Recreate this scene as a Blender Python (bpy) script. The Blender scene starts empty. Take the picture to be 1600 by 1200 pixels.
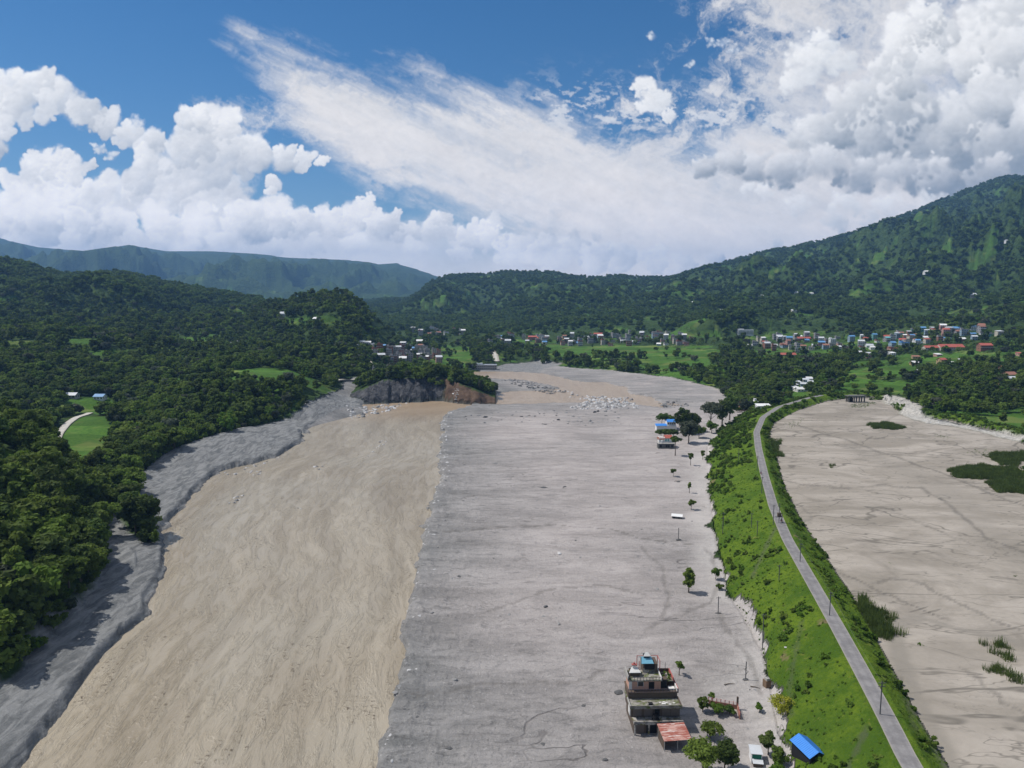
import bpy, math
import numpy as np
from mathutils import Vector
# ---------------- camera, world, sun ----------------
scene = bpy.context.scene
COL = scene.collection
F = 1110.0                       # focal length in photo pixels (1600 wide)
TH = math.atan(135 / F)          # camera looks down a little
CZ = 100.0                       # flying height over the flood plain
cam = bpy.data.cameras.new('camera'); cam.sensor_width = 36; cam.lens = F / 1600 * 36
cam.clip_start = 1; cam.clip_end = 60000
co = bpy.data.objects.new('camera', cam); COL.objects.link(co)
co.location = (0, 0, CZ); co.rotation_euler = (math.pi / 2 - TH, 0, 0)
scene.camera = co
scene.view_settings.view_transform = 'Standard'; scene.view_settings.look = 'None'
scene.view_settings.exposure = 0; scene.view_settings.gamma = 1
scene.cycles.volume_bounces = 0
scene.cycles.max_bounces = 6
scene.cycles.transparent_max_bounces = 4

SUN_EL, SUN_DX, SUN_DY = math.radians(57), -.976, .217
sun = bpy.data.lights.new('sun', 'SUN'); sun.energy = 4.5; sun.angle = math.radians(.53); sun.color = (1, .955, .89)
so = bpy.data.objects.new('sun', sun); COL.objects.link(so)
sd = Vector((SUN_DX * math.cos(SUN_EL), SUN_DY * math.cos(SUN_EL), math.sin(SUN_EL)))
so.rotation_euler = sd.to_track_quat('Z', 'Y').to_euler(); so.location = (0, 0, 600)


# ---------- tileable noise textures ----------
def fft_noise(n, beta, seed, lo=1, aniso=1.0):
    r = np.random.default_rng(seed)
    w = np.fft.rfft2(r.standard_normal((n, n)).astype(np.float32))
    fy = np.fft.fftfreq(n)[:, None] * n; fx = np.fft.rfftfreq(n)[None, :] * n
    k = np.sqrt(fx * fx + (fy * aniso) ** 2); k[0, 0] = 1
    a = k ** (-beta); a[k < lo] = 0; a[0, 0] = 0
    t = np.fft.irfft2(w * a, s=(n, n)).astype(np.float32)
    t -= t.mean(); t /= t.std()
    return t
def samp(t, u, v):
    """bilinear wrap sample of texture t, u/v in tiles"""
    n = t.shape[0]
    x = (u % 1.0) * n; y = (v % 1.0) * n
    x0 = np.floor(x).astype(np.int32); y0 = np.floor(y).astype(np.int32)
    fx = (x - x0).astype(np.float32); fy = (y - y0).astype(np.float32)
    x0 %= n; y0 %= n; x1 = (x0 + 1) % n; y1 = (y0 + 1) % n
    return (t[y0, x0] * (1 - fx) + t[y0, x1] * fx) * (1 - fy) + (t[y1, x0] * (1 - fx) + t[y1, x1] * fx) * fy
def sstep(a, b, x):
    t = np.clip((x - a) / (b - a), 0, 1)
    return t * t * (3 - 2 * t)
def seg_dist(x, y, poly, closed=True):
    d = np.full(np.shape(x), 1e18, np.float32)
    n = len(poly)
    for i in range(n if closed else n - 1):
        x0, y0 = poly[i]; x1, y1 = poly[(i + 1) % n]
        dx, dy = x1 - x0, y1 - y0
        t = np.clip(((x - x0) * dx + (y - y0) * dy) / (dx * dx + dy * dy + 1e-9), 0, 1)
        d = np.minimum(d, (x - x0 - t * dx) ** 2 + (y - y0 - t * dy) ** 2)
    return np.sqrt(d)
def inside(x, y, poly):
    c = np.zeros(np.shape(x), bool)
    n = len(poly)
    for i in range(n):
        x0, y0 = poly[i]; x1, y1 = poly[(i + 1) % n]
        if y0 == y1: continue
        c ^= ((y0 > y) != (y1 > y)) & (x < (x1 - x0) * (y - y0) / (y1 - y0) + x0)
    return c
def sdist(x, y, poly):
    d = seg_dist(x, y, poly)
    return np.where(inside(x, y, poly), d, -d)
# ---------- clouds in the sky, laid out by direction (tangent plane round the view of the valley) ----------
CX0, CY0, CW, CH = -400, -520, 2400, 1060
def build_clouds():
    N3 = fft_noise(1024, 1.75, 11, 3); N4 = fft_noise(1024, 1.35, 12, 6); N5 = fft_noise(1024, 1.5, 13, 4)
    xs = np.arange(CW, dtype=np.float32) + CX0; ys = np.arange(CH, dtype=np.float32) + CY0
    X, Y = np.meshgrid(xs, ys)
    col = np.zeros((CH, CW, 3), np.float32); al = np.zeros((CH, CW), np.float32)
    def over(c, a, sl=None):
        nonlocal col, al
        if sl is None: sl = (slice(None), slice(None))
        A = al[sl]; C = col[sl]
        o = a + A * (1 - a)
        col[sl] = (c * a[..., None] + C * (A * (1 - a))[..., None]) / np.maximum(o, 1e-4)[..., None]
        al[sl] = o
    # thin high streaks
    def cirrus(poly, soft, nz, amp, c, ang, ux, uy, seed, gain=1.0, tex=None, bias=0):
        t = N3 if tex is None else tex
        ca, sa = math.cos(ang), math.sin(ang)
        w = samp(N3, X / 1100 + seed, Y / 1100) * 26
        U = (X + w) * ca + (Y + w * .5) * sa; V = -(X + w) * sa + (Y + w * .5) * ca
        n = samp(t, U / ux + seed, V / uy + seed * .37)
        n2 = samp(N4, U / (ux * .5) + seed, V / (uy * .62))
        sd = sdist(X, Y, poly)
        a = sstep(-soft, soft * 1.3, sd + bias + (n * nz + n2 * nz * .45)) * amp
        a = a * np.clip(gain + n * .07 + n2 * .04, 0, 1)
        sh = np.clip(.68 + n * .13 + n2 * .07, 0, 1)[..., None]
        over(np.array(c[0], np.float32) * (1 - sh) + np.array(c[1], np.float32) * sh, a)
    CRE = ((.66, .68, .71), (.875, .85, .835))
    # right-hand high mottled sheet
    cirrus([(1080, -60), (1190, -30), (1300, -40), (1700, -200), (1900, 100), (1700, 420), (1150, 430), (900, 300), (960, 205), (1060, 195), (1140, 165), (1170, 60)], 60, 34, .86, CRE, -.45, 760, 330, .3, .85)
    cirrus([(1140, -10), (1330, -60), (1500, -80), (1420, 60), (1230, 40)], 40, 30, .5, CRE, -.35, 700, 180, .8, .8)
    # main fan-shaped sheet
    cirrus([(x_ + 16, y_ + 18) for x_, y_ in ((355, 30), (440, 52), (520, 88), (620, 104), (720, 122), (800, 140), (860, 160), (940, 196), (1010, 200), (1120, 205), (1300, 190), (1500, 260), (1500, 470), (1000, 470), (860, 410), (770, 372), (690, 345), (620, 312), (560, 268), (500, 205), (450, 150), (410, 105))], 34, 13, 1.0, CRE, .36, 2300, 620, .12, 1.0, bias=-4)
    cirrus([(310, 158), (380, 163), (450, 182), (560, 190), (600, 240), (520, 222), (450, 208), (370, 200)], 16, 8, .85, CRE, .12, 900, 240, .52, .9)
    # mottled upper rim
    m = np.exp(-((Y - 172 - (X - 850) * .03) / 42) ** 2) * sstep(780, 860, X) * (1 - sstep(1220, 1330, X))
    n = samp(N5, X / 420, (Y - X * .12) / 200 + .2); n2 = samp(N4, X / 500, Y / 260)
    over(np.array((.80, .81, .83), np.float32) * np.ones((CH, CW, 1), np.float32), m * sstep(.1, 1.3, n + .5 * n2) * .75)
    # sheet low over the horizon
    a = sstep(330, 420, Y + samp(N3, X / 900, Y / 300) * 10) * sstep(600, 800, X) * .95
    over(np.array((.80, .80, .80), np.float32) * np.ones((CH, CW, 1), np.float32), a)
    a = sstep(330, 365, Y + samp(N3, X / 500, Y / 300) * 6) * (1 - sstep(640, 820, X)) * .97
    over(np.array((.76, .775, .80), np.float32) * np.ones((CH, CW, 1), np.float32), a)
    # ---- heaped clouds: many shaded puffs ----
    wx = samp(N3, X / 900, Y / 900) * 8 + samp(N3, X / 380 + .3, Y / 380) * 3.2 + samp(N4, X / 520 + .3, Y / 520) * 1.3
    wy = samp(N3, X / 900 + .5, Y / 900 + .2) * 8 + samp(N3, X / 380 + .7, Y / 380) * 3.2 + samp(N4, X / 520 + .9, Y / 520) * 1.3
    tone = samp(N3, X / 1300 + .15, Y / 800 + .6) * .6 + samp(N3, X / 420 + .1, Y / 300 + .6) * .25
    def mass(masters, seed, white, grey, n1=9, n2=5, light=(-.5, .78, .38), soft=.6, kk=1.0, base=None, op=.92, tn=.0):
        r = np.random.default_rng(seed); P = []
        for (cx, cy, R) in masters:
            P.append((cx, cy, R, cx, cy, R))
            for _ in range(n1):
                a = r.uniform(0, 6.283); q = r.uniform(.25, .95) * R; R1 = R * r.uniform(.28, .55)
                x1, y1 = cx + q * math.cos(a), cy + q * math.sin(a) * .9
                P.append((x1, y1, R1, cx, cy, R))
                for _ in range(n2):
                    a2 = r.uniform(0, 6.283); q2 = r.uniform(.3, 1.) * R1; R2 = R1 * r.uniform(.25, .55)
                    P.append((x1 + q2 * math.cos(a2), y1 + q2 * math.sin(a2), max(R2, 2.5), cx, cy, R))
        P.sort(key=lambda p: -p[2] * r.uniform(.6, 1.4))
        W = np.array(white, np.float32); G = np.array(grey, np.float32)
        for (cx, cy, R, mx, my, MR) in P:
            m = R * 1.25 + 16
            i0 = max(0, int(cy - m - CY0)); i1 = min(CH, int(cy + m - CY0)); j0 = max(0, int(cx - m - CX0)); j1 = min(CW, int(cx + m - CX0))
            if i1 <= i0 or j1 <= j0: continue
            sl = (slice(i0, i1), slice(j0, j1))
            f = min(1.35, .2 + R / 42)
            dx = (X[sl] + wx[sl] * f - cx) / R; dy = (Y[sl] + wy[sl] * f - cy) / R
            d2 = dx * dx + dy * dy
            a = sstep(1.0, soft, np.sqrt(d2)) * op
            nz = np.sqrt(np.clip(1 - d2, 0, 1))
            l1 = dx * light[0] - dy * light[1] + nz * light[2]
            gx = (X[sl] - mx) / MR; gy = (Y[sl] - my) / MR
            l2 = gx * light[0] - gy * light[1]
            s = .72 + .16 * l1 * min(1.0, .25 + R / 26) + .25 * l2 * kk + tn * tone[sl]
            if base is not None: s = s - base[2] * sstep(base[0], base[1], Y[sl])
            s = np.clip(s, 0, 1)[..., None]
            over(G * (1 - s) + W * s, a, sl)
    WH = (.99, .99, .99); GR = (.38, .43, .50)
    mass([(-330, 180, 80), (-200, 160, 90), (-110, 170, 70), (-60, 170, 60), (0, 165, 46), (-10, 205, 40), (42, 155, 42), (88, 165, 34), (128, 182, 30), (165, 190, 26), (200, 208, 26), (232, 225, 26)], 1, WH, GR, base=(180, 250, .20), tn=.18)
    mass([(152, 232, 12), (172, 243, 11), (-60, 330, 60)], 7, (.9, .93, .95), GR, n1=6, op=.6, soft=.2)
    mass([(-300, 330, 110), (-150, 330, 90), (70, 262, 34), (40, 290, 36), (115, 272, 26), (95, 262, 24), (142, 258, 9), (20, 320, 50), (300, 186, 24), (325, 185, 26), (345, 205, 30), (300, 235, 42), (240, 260, 42), (270, 300, 56), (345, 250, 48), (395, 235, 30), (440, 240, 26), (475, 248, 18), (505, 252, 11), (200, 300, 44), (150, 320, 44), (100, 330, 50), (350, 310, 50)], 2, WH, GR, base=(230, 340, .20), tn=.24)
    mass([(423, 285, 16), (420, 300, 8), (621, 334, 8)], 3, WH, GR, n1=12)
    mass([(0, 352, 40), (60, 345, 40), (120, 350, 36), (180, 352, 34), (250, 350, 38), (320, 352, 32), (380, 345, 36), (430, 340, 36), (480, 352, 36), (575, 316, 16), (566, 338, 28), (530, 345, 30), (600, 360, 30), (640, 372, 24), (690, 340, 15), (684, 362, 28), (730, 372, 26), (772, 345, 14), (768, 372, 26), (810, 382, 30), (850, 390, 30), (890, 393, 28), (930, 400, 28), (970, 404, 26), (1015, 410, 26), (1060, 414, 24), (1110, 418, 20)], 4, WH, GR, base=(335, 395, .30), n2=6, tn=.26)
    mass([(-100, 380, 40), (30, 372, 22), (110, 374, 20), (200, 372, 22), (290, 383, 22), (350, 378, 20), (420, 385, 20), (490, 382, 22), (560, 388, 22), (640, 396, 22), (720, 400, 22), (800, 406, 22), (860, 412, 22), (920, 416, 22)], 5, (.93, .94, .95), (.50, .54, .60), base=(365, 420, .20), tn=.22, soft=.3)
    mass([(1005, 142, 17), (1022, 155, 20), (1012, 170, 17), (1040, 180, 12)], 8, WH, (.62, .67, .74), soft=.3)
    mass([(1108, 66, 9), (1128, 66, 11), (1146, 74, 10), (1018, 57, 8), (1075, 100, 8)], 9, (.85, .89, .94), (.6, .68, .78), n1=5, op=.38, soft=0)
    GR2 = (.27, .315, .365)
    WR = (1.0, 1.0, 1.0)
    # big towers upper right, lit from the left, slate-grey flat undersides
    mass([(1900, 100, 260), (1800, 330, 160), (1700, -150, 180), (1660, 120, 120), (1590, 60, 80), (1560, 20, 50), (1545, 90, 60), (1620, -30, 80), (1620, 220, 90)], 10, WR, GR2, n1=10, n2=5, soft=.3, base=(40, 290, .55), tn=.10, kk=1.25)
    mass([(1500, 190, 52), (1540, 150, 46), (1470, 225, 50), (1570, 230, 60), (1500, 100, 30)], 18, WR, GR2, n1=10, n2=5, soft=.25, base=(120, 270, .52), tn=.12, kk=1.3)
    mass([(1445, 28, 30), (1462, 50, 30), (1420, 58, 34), (1395, 90, 42), (1432, 100, 44), (1370, 130, 46), (1340, 165, 46), (1410, 160, 52), (1300, 200, 44), (1360, 215, 52), (1430, 225, 50), (1265, 232, 34), (1460, 90, 34)], 12, WR, GR2, n1=10, n2=5, soft=.3, kk=1.35, base=(110, 265, .55), tn=.10)
    mass([(1282, 62, 24), (1270, 88, 28), (1250, 110, 28), (1236, 128, 20), (1300, 90, 30)], 19, WR, (.5, .56, .63), n1=10, n2=4, soft=.2, kk=1.1, tn=.08, op=.8)
    mass([(1105, 262, 20), (1140, 250, 26), (1180, 258, 34), (1235, 262, 36), (1290, 262, 40), (1350, 268, 42), (1410, 272, 40), (1480, 275, 40), (1550, 275, 40)], 13, (.90, .905, .92), (.25, .29, .335), n1=9, n2=4, soft=.15, kk=1.3, base=(235, 292, .62), tn=.12)
    mass([(1170, 296, 12), (1200, 300, 16), (1250, 318, 22), (1320, 322, 26), (1390, 322, 26), (1460, 312, 24), (1300, 345, 22), (1360, 345, 20), (1215, 378, 10)], 14, (.93, .94, .95), (.46, .51, .56), n1=9, n2=4, soft=.0, op=.6, base=(300, 345, .3), tn=.1)
    mass([(865, 362, 10), (900, 368, 12), (935, 370, 9)], 15, (.6, .63, .67), (.5, .54, .6), n1=5, op=.35, soft=0)
    # fine grain
    g = samp(N4, X / 260, Y / 200) * .018 + samp(N3, X / 700, Y / 500) * .02
    col *= (1 + g)[..., None]
    return np.clip(col, 0, 1.1), np.clip(al, 0, 1)

def make_world():
    c, a = build_clouds()
    # one picture of the clouds over the whole sky: azimuth x elevation
    W, Hh = 6144, 3072
    r0 = Hh // 2 - 60
    out = np.zeros((Hh - r0, W, 4), np.float32)
    f_ = fft_noise(1024, 1.7, 5, 3)
    st, ct = math.sin(TH), math.cos(TH)
    for row0 in range(r0, Hh, 256):
        rows = np.arange(row0, min(Hh, row0 + 256))
        el = (rows + .5) / Hh * math.pi - math.pi / 2
        az = (np.arange(W) + .5) / W * 2 * math.pi - math.pi      # 0 = forward
        ce = np.cos(el)[:, None].astype(np.float32); se = np.sin(el)[:, None].astype(np.float32)
        dx = ce * np.sin(az)[None].astype(np.float32); dy = ce * np.cos(az)[None].astype(np.float32); dz = se + 0 * dx
        fw = dy * ct - dz * st; up = dy * st + dz * ct
        ok = fw > .2
        fws = np.where(ok, fw, 1)
        px = np.where(ok, 800 + F * dx / fws, -9e3) - CX0; py = np.where(ok, 600 - F * up / fws, -9e3) - CY0
        inn = ok & (px > 1) & (px < CW - 2) & (py > 1) & (py < CH - 2)
        ed = np.minimum(np.minimum(px, CW - px), py) / 260.0
        wgt = np.where(inn, np.clip(ed, 0, 1), 0)
        # everywhere else: broken cloud of the same kind
        h = 1.0 / (np.abs(dz) + .12)
        U = dx * h * .22; V = dy * h * .22
        n = samp(f_, U, V) * 1.0 + samp(f_, U * 3.1 + .3, V * 3.1) * .3
        ga = sstep(-.1, 1.1, n + .25) * .93
        g2 = np.clip(.78 + .13 * samp(f_, U * 1.3 + .5, V * 1.3 + .2), .45, .98)
        gen = np.stack([g2 * .98, g2 * .99, g2], -1)
        x0 = np.clip(px.astype(np.int32), 0, CW - 2); y0 = np.clip(py.astype(np.int32), 0, CH - 2)
        fx = (px - x0)[..., None]; fy = (py - y0)[..., None]
        fx = np.clip(fx, 0, 1); fy = np.clip(fy, 0, 1)
        def bl(T):
            return (T[y0, x0] * (1 - fx) + T[y0, x0 + 1] * fx) * (1 - fy) + (T[y0 + 1, x0] * (1 - fx) + T[y0 + 1, x0 + 1] * fx) * fy
        cc = bl(c); aa = bl(a[..., None])[..., 0]
        lowb = 1 + .56 * np.exp(-np.clip(el, 0, 2)[:, None, None] / .11).astype(np.float32)   # low clouds brightened in their colour to offset the haze dimming them
        cc = cc * lowb * (1 + np.array((.16, .03, -.07), np.float32) * np.clip(lowb - 1, 0, 1) * 1.6); gen = gen * lowb  # low clouds also tinted warm, against the red lost in the haze
        A = aa * wgt + ga * (1 - wgt)
        out[rows - r0, :, :3] = (cc * (aa * wgt)[..., None] + gen * (ga * (1 - wgt))[..., None]) / np.maximum(A, 1e-4)[..., None]
        out[rows - r0, :, 3] = A
    img = bpy.data.images.new('cloud_cover', W, Hh - r0, alpha=True, float_buffer=True)
    img.colorspace_settings.name = 'Linear Rec.709'
    img.alpha_mode = 'CHANNEL_PACKED'
    img.pixels.foreach_set(out.ravel())
    img.update(); img.pack()
    w = bpy.data.worlds.new('World'); scene.world = w; w.use_nodes = True
    nt = w.node_tree; nt.nodes.clear()
    N = nt.nodes.new; L = nt.links.new
    sky = N('ShaderNodeTexSky'); sky.sky_type = 'NISHITA'; sky.sun_disc = False
    sky.sun_elevation = SUN_EL; sky.sun_rotation = math.atan2(SUN_DX, SUN_DY); sky.altitude = 600
    sky.air_density = SKY_AIR; sky.dust_density = SKY_DUST; sky.ozone_density = SKY_OZ
    tc = N('ShaderNodeTexCoord'); env = N('ShaderNodeTexImage'); env.image = img; env.interpolation = 'Linear'; env.extension = 'EXTEND'
    def M(op, a, b=0.0):
        m = N('ShaderNodeMath'); m.operation = op
        for i_, q in enumerate((a, b)):
            if isinstance(q, (int, float)): m.inputs[i_].default_value = q
            else: L(q, m.inputs[i_])
        return m.outputs[0]
    nv = N('ShaderNodeVectorMath'); nv.operation = 'NORMALIZE'; L(tc.outputs['Generated'], nv.inputs[0])
    sx = N('ShaderNodeSeparateXYZ'); L(nv.outputs[0], sx.inputs[0])
    uu = M('ADD', M('DIVIDE', M('ARCTAN2', sx.outputs[0], sx.outputs[1]), 2 * math.pi), .5)
    vv = M('DIVIDE', M('SUBTRACT', M('ADD', M('DIVIDE', M('ARCSINE', sx.outputs[2]), math.pi), .5), r0 / Hh), 1 - r0 / Hh)
    cb = N('ShaderNodeCombineXYZ'); L(uu, cb.inputs[0]); L(vv, cb.inputs[1]); L(cb.outputs[0], env.inputs[0])
    k = N('ShaderNodeVectorMath'); k.operation = 'SCALE'; k.inputs['Scale'].default_value = CLOUD_GAIN
    L(env.outputs['Color'], k.inputs[0])
    hs = N('ShaderNodeHueSaturation'); hs.inputs['Saturation'].default_value = 1.32; hs.inputs['Value'].default_value = .86; L(sky.outputs[0], hs.inputs['Color'])
    mx = N('ShaderNodeMix'); mx.data_type = 'RGBA'
    L(env.outputs['Alpha'], mx.inputs['Factor']); L(hs.outputs[0], mx.inputs['A']); L(k.outputs[0], mx.inputs['B'])
    bg = N('ShaderNodeBackground'); bg.inputs['Strength'].default_value = SKY_STR
    L(mx.outputs['Result'], bg.inputs[0])
    o = N('ShaderNodeOutputWorld'); L(bg.outputs[0], o.inputs['Surface'])
SKY_STR = .10; SKY_AIR = 1.0; SKY_DUST = .3; SKY_OZ = 3.5; CLOUD_GAIN = 9.8; ENVROT = 0
HAZE_D = 7.0e-5
make_world()

# ---------------- helpers ----------------
ct_, st_ = math.cos(TH), math.sin(TH)
def ray(px, py):
    u = (px - 800) / F; v = (600 - py) / F
    return u, ct_ + v * st_, -st_ + v * ct_
def at_z(px, py, z=0.0):
    dx, dy, dz = ray(px, py); t = (z - CZ) / dz
    return dx * t, dy * t
def at_y(px, py, Y):
    dx, dy, dz = ray(px, py); t = Y / dy
    return dx * t, Y, CZ + dz * t
def az_of(px, py=500):
    dx, dy, dz = ray(px, py); return dx / dy
def tag(o, label=None, cat=None, group=None, kind=None):
    if label: o['label'] = label
    if cat: o['category'] = cat
    if group: o['group'] = group
    if kind: o['kind'] = kind
    return o
def np_mesh(name, V, Fq, smooth=True, attrs=None, mat_idx=None, mats=None):
    """mesh from arrays; Fq (n,3) or (n,4)"""
    me = bpy.data.meshes.new(name)
    V = np.ascontiguousarray(V, np.float32); Fq = np.ascontiguousarray(Fq, np.int32)
    n, k = Fq.shape
    me.vertices.add(len(V)); me.vertices.foreach_set('co', V.ravel())
    me.loops.add(n * k); me.loops.foreach_set('vertex_index', Fq.ravel())
    me.polygons.add(n); me.polygons.foreach_set('loop_start', np.arange(0, n * k, k, dtype=np.int32))
    try: me.polygons.foreach_set('loop_total', np.full(n, k, np.int32))
    except Exception: pass
    me.polygons.foreach_set('use_smooth', np.full(n, smooth, bool))
    if mat_idx is not None: me.polygons.foreach_set('material_index', np.asarray(mat_idx, np.int32))
    me.update(calc_edges=True)
    for kx, v in (attrs or {}).items():
        v = np.asarray(v, np.float32)
        if v.ndim == 1:
            a = me.attributes.new(kx, 'FLOAT', 'POINT'); a.data.foreach_set('value', v)
        else:
            a = me.attributes.new(kx, 'FLOAT_VECTOR', 'POINT'); a.data.foreach_set('vector', v.ravel())
    for m in (mats or []): me.materials.append(m)
    return me
def link(name, me, parent=None, loc=None):
    o = bpy.data.objects.new(name, me); COL.objects.link(o)
    if parent: o.parent = parent
    if loc is not None: o.location = loc
    return o
def empty(name, loc, rz=0, label=None, cat=None, group=None):
    o = bpy.data.objects.new(name, None); COL.objects.link(o)
    o.location = loc; o.rotation_euler = (0, 0, rz); o.empty_display_size = .3
    return tag(o, label, cat, group)

# ---------------- node helpers ----------------
class NT:
    def __init__(s, name, rough=.9, spec=.2):
        s.m = bpy.data.materials.new(name); s.m.use_nodes = True
        s.t = s.m.node_tree; s.b = s.t.nodes['Principled BSDF']
        s.b.inputs['Roughness'].default_value = rough; s.b.inputs['Specular IOR Level'].default_value = spec
    def link(s, a, b): s.t.links.new(a, b)
    def put(s, sock, v):
        if v is None: return
        if isinstance(v, (int, float)): sock.default_value = v if not hasattr(sock.default_value, '__len__') else [v] * len(sock.default_value)
        elif isinstance(v, (tuple, list)): sock.default_value = list(v) + ([1] if len(sock.default_value) == 4 and len(v) == 3 else [])
        else: s.link(v, sock)
    def pos(s): return s.t.nodes.new('ShaderNodeNewGeometry').outputs['Position']
    def obj(s): return s.t.nodes.new('ShaderNodeTexCoord').outputs['Object']
    def rnd(s): return s.t.nodes.new('ShaderNodeObjectInfo').outputs['Random']
    def attr(s, n, vec=False):
        a = s.t.nodes.new('ShaderNodeAttribute'); a.attribute_name = n
        return a.outputs['Vector'] if vec else a.outputs['Fac']
    def scale(s, v, sc, rot=0, off=(0, 0, 0)):
        m = s.t.nodes.new('ShaderNodeMapping'); s.link(v, m.inputs[0])
        m.inputs['Scale'].default_value = sc if isinstance(sc, (tuple, list)) else (sc,) * 3
        m.inputs['Rotation'].default_value = (0, 0, rot); m.inputs['Location'].default_value = off
        return m.outputs[0]
    def noise(s, v, sc=1, det=4, rough=.55, dist=0):
        n = s.t.nodes.new('ShaderNodeTexNoise'); s.link(v, n.inputs['Vector'])
        n.inputs['Scale'].default_value = sc; n.inputs['Detail'].default_value = det
        n.inputs['Roughness'].default_value = rough; n.inputs['Distortion'].default_value = dist
        return n.outputs[0]
    def voro(s, v, sc=1, feat='F1', out='Distance'):
        n = s.t.nodes.new('ShaderNodeTexVoronoi'); s.link(v, n.inputs['Vector']); n.feature = feat
        n.inputs['Scale'].default_value = sc
        return n.outputs[out]
    def math(s, op, a, b=0, c=0, clamp=False):
        m = s.t.nodes.new('ShaderNodeMath'); m.operation = op; m.use_clamp = clamp
        s.put(m.inputs[0], a); s.put(m.inputs[1], b)
        if op in ('MULTIPLY_ADD', 'SMOOTH_MIN'): s.put(m.inputs[2], c)
        return m.outputs[0]
    def step(s, v, a, b):      # smooth 0..1 between a and b
        m = s.t.nodes.new('ShaderNodeMapRange'); m.interpolation_type = 'SMOOTHSTEP'
        s.put(m.inputs['Value'], v); m.inputs['From Min'].default_value = a; m.inputs['From Max'].default_value = b
        return m.outputs[0]
    def mix(s, f, a, b):
        m = s.t.nodes.new('ShaderNodeMix'); m.data_type = 'RGBA'
        s.put(m.inputs['Factor'], f); s.put(m.inputs['A'], a); s.put(m.inputs['B'], b)
        return m.outputs['Result']
    def mul(s, c, f):          # colour times value
        m = s.t.nodes.new('ShaderNodeVectorMath'); m.operation = 'SCALE'
        s.put(m.inputs[0], c); s.put(m.inputs['Scale'], f); return m.outputs[0]
    def bump(s, h, strength=1, dist=1, prev=None):
        b = s.t.nodes.new('ShaderNodeBump'); s.put(b.inputs['Height'], h)
        s.put(b.inputs['Strength'], strength); b.inputs['Distance'].default_value = dist
        if prev is not None: s.link(prev, b.inputs['Normal'])
        return b.outputs[0]
    def done(s, col, normal=None, rough=None):
        s.put(s.b.inputs['Base Color'], col)
        if normal is not None: s.link(normal, s.b.inputs['Normal'])
        if rough is not None: s.put(s.b.inputs['Roughness'], rough)
        return s.m
def plain(name, c, rough=.8, var=.18, sc=.8, bump=.0, spec=.2, metal=0):
    n = NT(name, rough, spec); p = n.obj()
    f = n.noise(p, sc, 5, .6); g = n.noise(p, sc * 7, 3, .6)
    k = n.math('ADD', n.math('MULTIPLY', n.math('SUBTRACT', f, .5), var * 2.4), n.math('MULTIPLY', n.math('SUBTRACT', g, .5), var))
    col = n.mul(c, n.math('ADD', k, 1))
    nb = n.bump(g, .4, bump) if bump else None
    n.b.inputs['Metallic'].default_value = metal
    return n.done(col, nb)

# ---------------- terrain as a height field ----------------
T0 = fft_noise(1024, 2.5, 21, 2)     # smooth
T1 = fft_noise(1024, 2.1, 22, 4)    # rougher
T2 = fft_noise(1024, 1.7, 23, 8)     # fine
aC = np.linspace(-.88, .88, 920); aL = -.88 - np.linspace(0, 1, 50)[1:][::-1] ** 1.5 * .9
A_ = np.concatenate([aL, aC, -aL[::-1]]).astype(np.float64)
Y_ = np.concatenate([np.geomspace(80, 1150, 430, endpoint=False), np.geomspace(1150, 14500, 190)])
NA, NY = len(A_), len(Y_)
AA, YY = np.meshgrid(A_, Y_); XX = AA * YY
def line(pts, z):                      # photo points -> (Y, X) sorted for interpolation
    w = [at_z(p[0], p[1], z if len(p) < 3 else p[2]) for p in pts]
    w.sort(key=lambda q: q[1]); return np.array([q[1] for q in w]), np.array([q[0] for q in w])
def rows(ln, Y=None):
    return np.interp(Y_ if Y is None else Y, ln[0], ln[1])
RIV_L = line([(-60, 1290), (20, 1215), (60, 1165), (110, 1100), (165, 1022), (205, 988), (233, 962), (230, 940), (257, 897), (260, 862), (253, 830), (285, 795), (316, 757), (345, 737), (400, 724), (440, 712), (472, 690), (482, 668), (530, 647), (575, 634)], -1)
RIV_R = line([(560, 1300), (590, 1200), (615, 1085), (630, 1030), (632, 985), (642, 940), (660, 850), (670, 800), (687, 752), (688, 690), (691, 656), (702, 643)], -1)
TOE = line([(1235, 1260), (1215, 1140), (1200, 1060), (1190, 1015), (1160, 960), (1135, 920), (1130, 880), (1120, 850), (1112, 800), (1105, 740), (1105, 700), (1122, 675), (1150, 655), (1180, 645), (1215, 632), (1250, 622), (1285, 612)], 0)
ROAD = line([(1500, 1300), (1425, 1200), (1385, 1120), (1350, 1055), (1308, 978), (1268, 908), (1230, 842), (1208, 790), (1194, 740), (1185, 700), (1182, 675), (1192, 652), (1216, 636), (1262, 622), (1310, 612)], 12)
RES = line([(1560, 1320), (1482, 1200), (1440, 1130), (1390, 1040), (1365, 990), (1330, 930), (1290, 870), (1250, 810), (1225, 760), (1212, 712), (1200, 680), (1210, 660), (1250, 640), (1290, 627), (1325, 622)], 8)
FAR = [at_z(px, py, 8) for px, py in [(1310, 621), (1345, 621), (1385, 625), (1400, 640), (1430, 650), (1500, 660), (1560, 675), (1600, 690), (1700, 715), (1900, 760), (2300, 860)]]
fA = np.array([x / y for x, y in FAR]); fY = np.array([y for x, y in FAR]); o_ = np.argsort(fA)
YF = np.interp(A_, fA[o_], fY[o_])[None, :] + samp(T1, XX / 300, YY / 300) * 4

xl = rows(RIV_L)[:, None]; xr = rows(RIV_R)[:, None]; xt = rows(TOE)[:, None]; xo = rows(ROAD)[:, None]; xs = rows(RES)[:, None]
wob = samp(T1, XX / 260, YY / 260) * 1.0 + samp(T2, XX / 120, YY / 120) * .35
far_k = np.clip(YY / 400, .5, 2)
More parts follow.
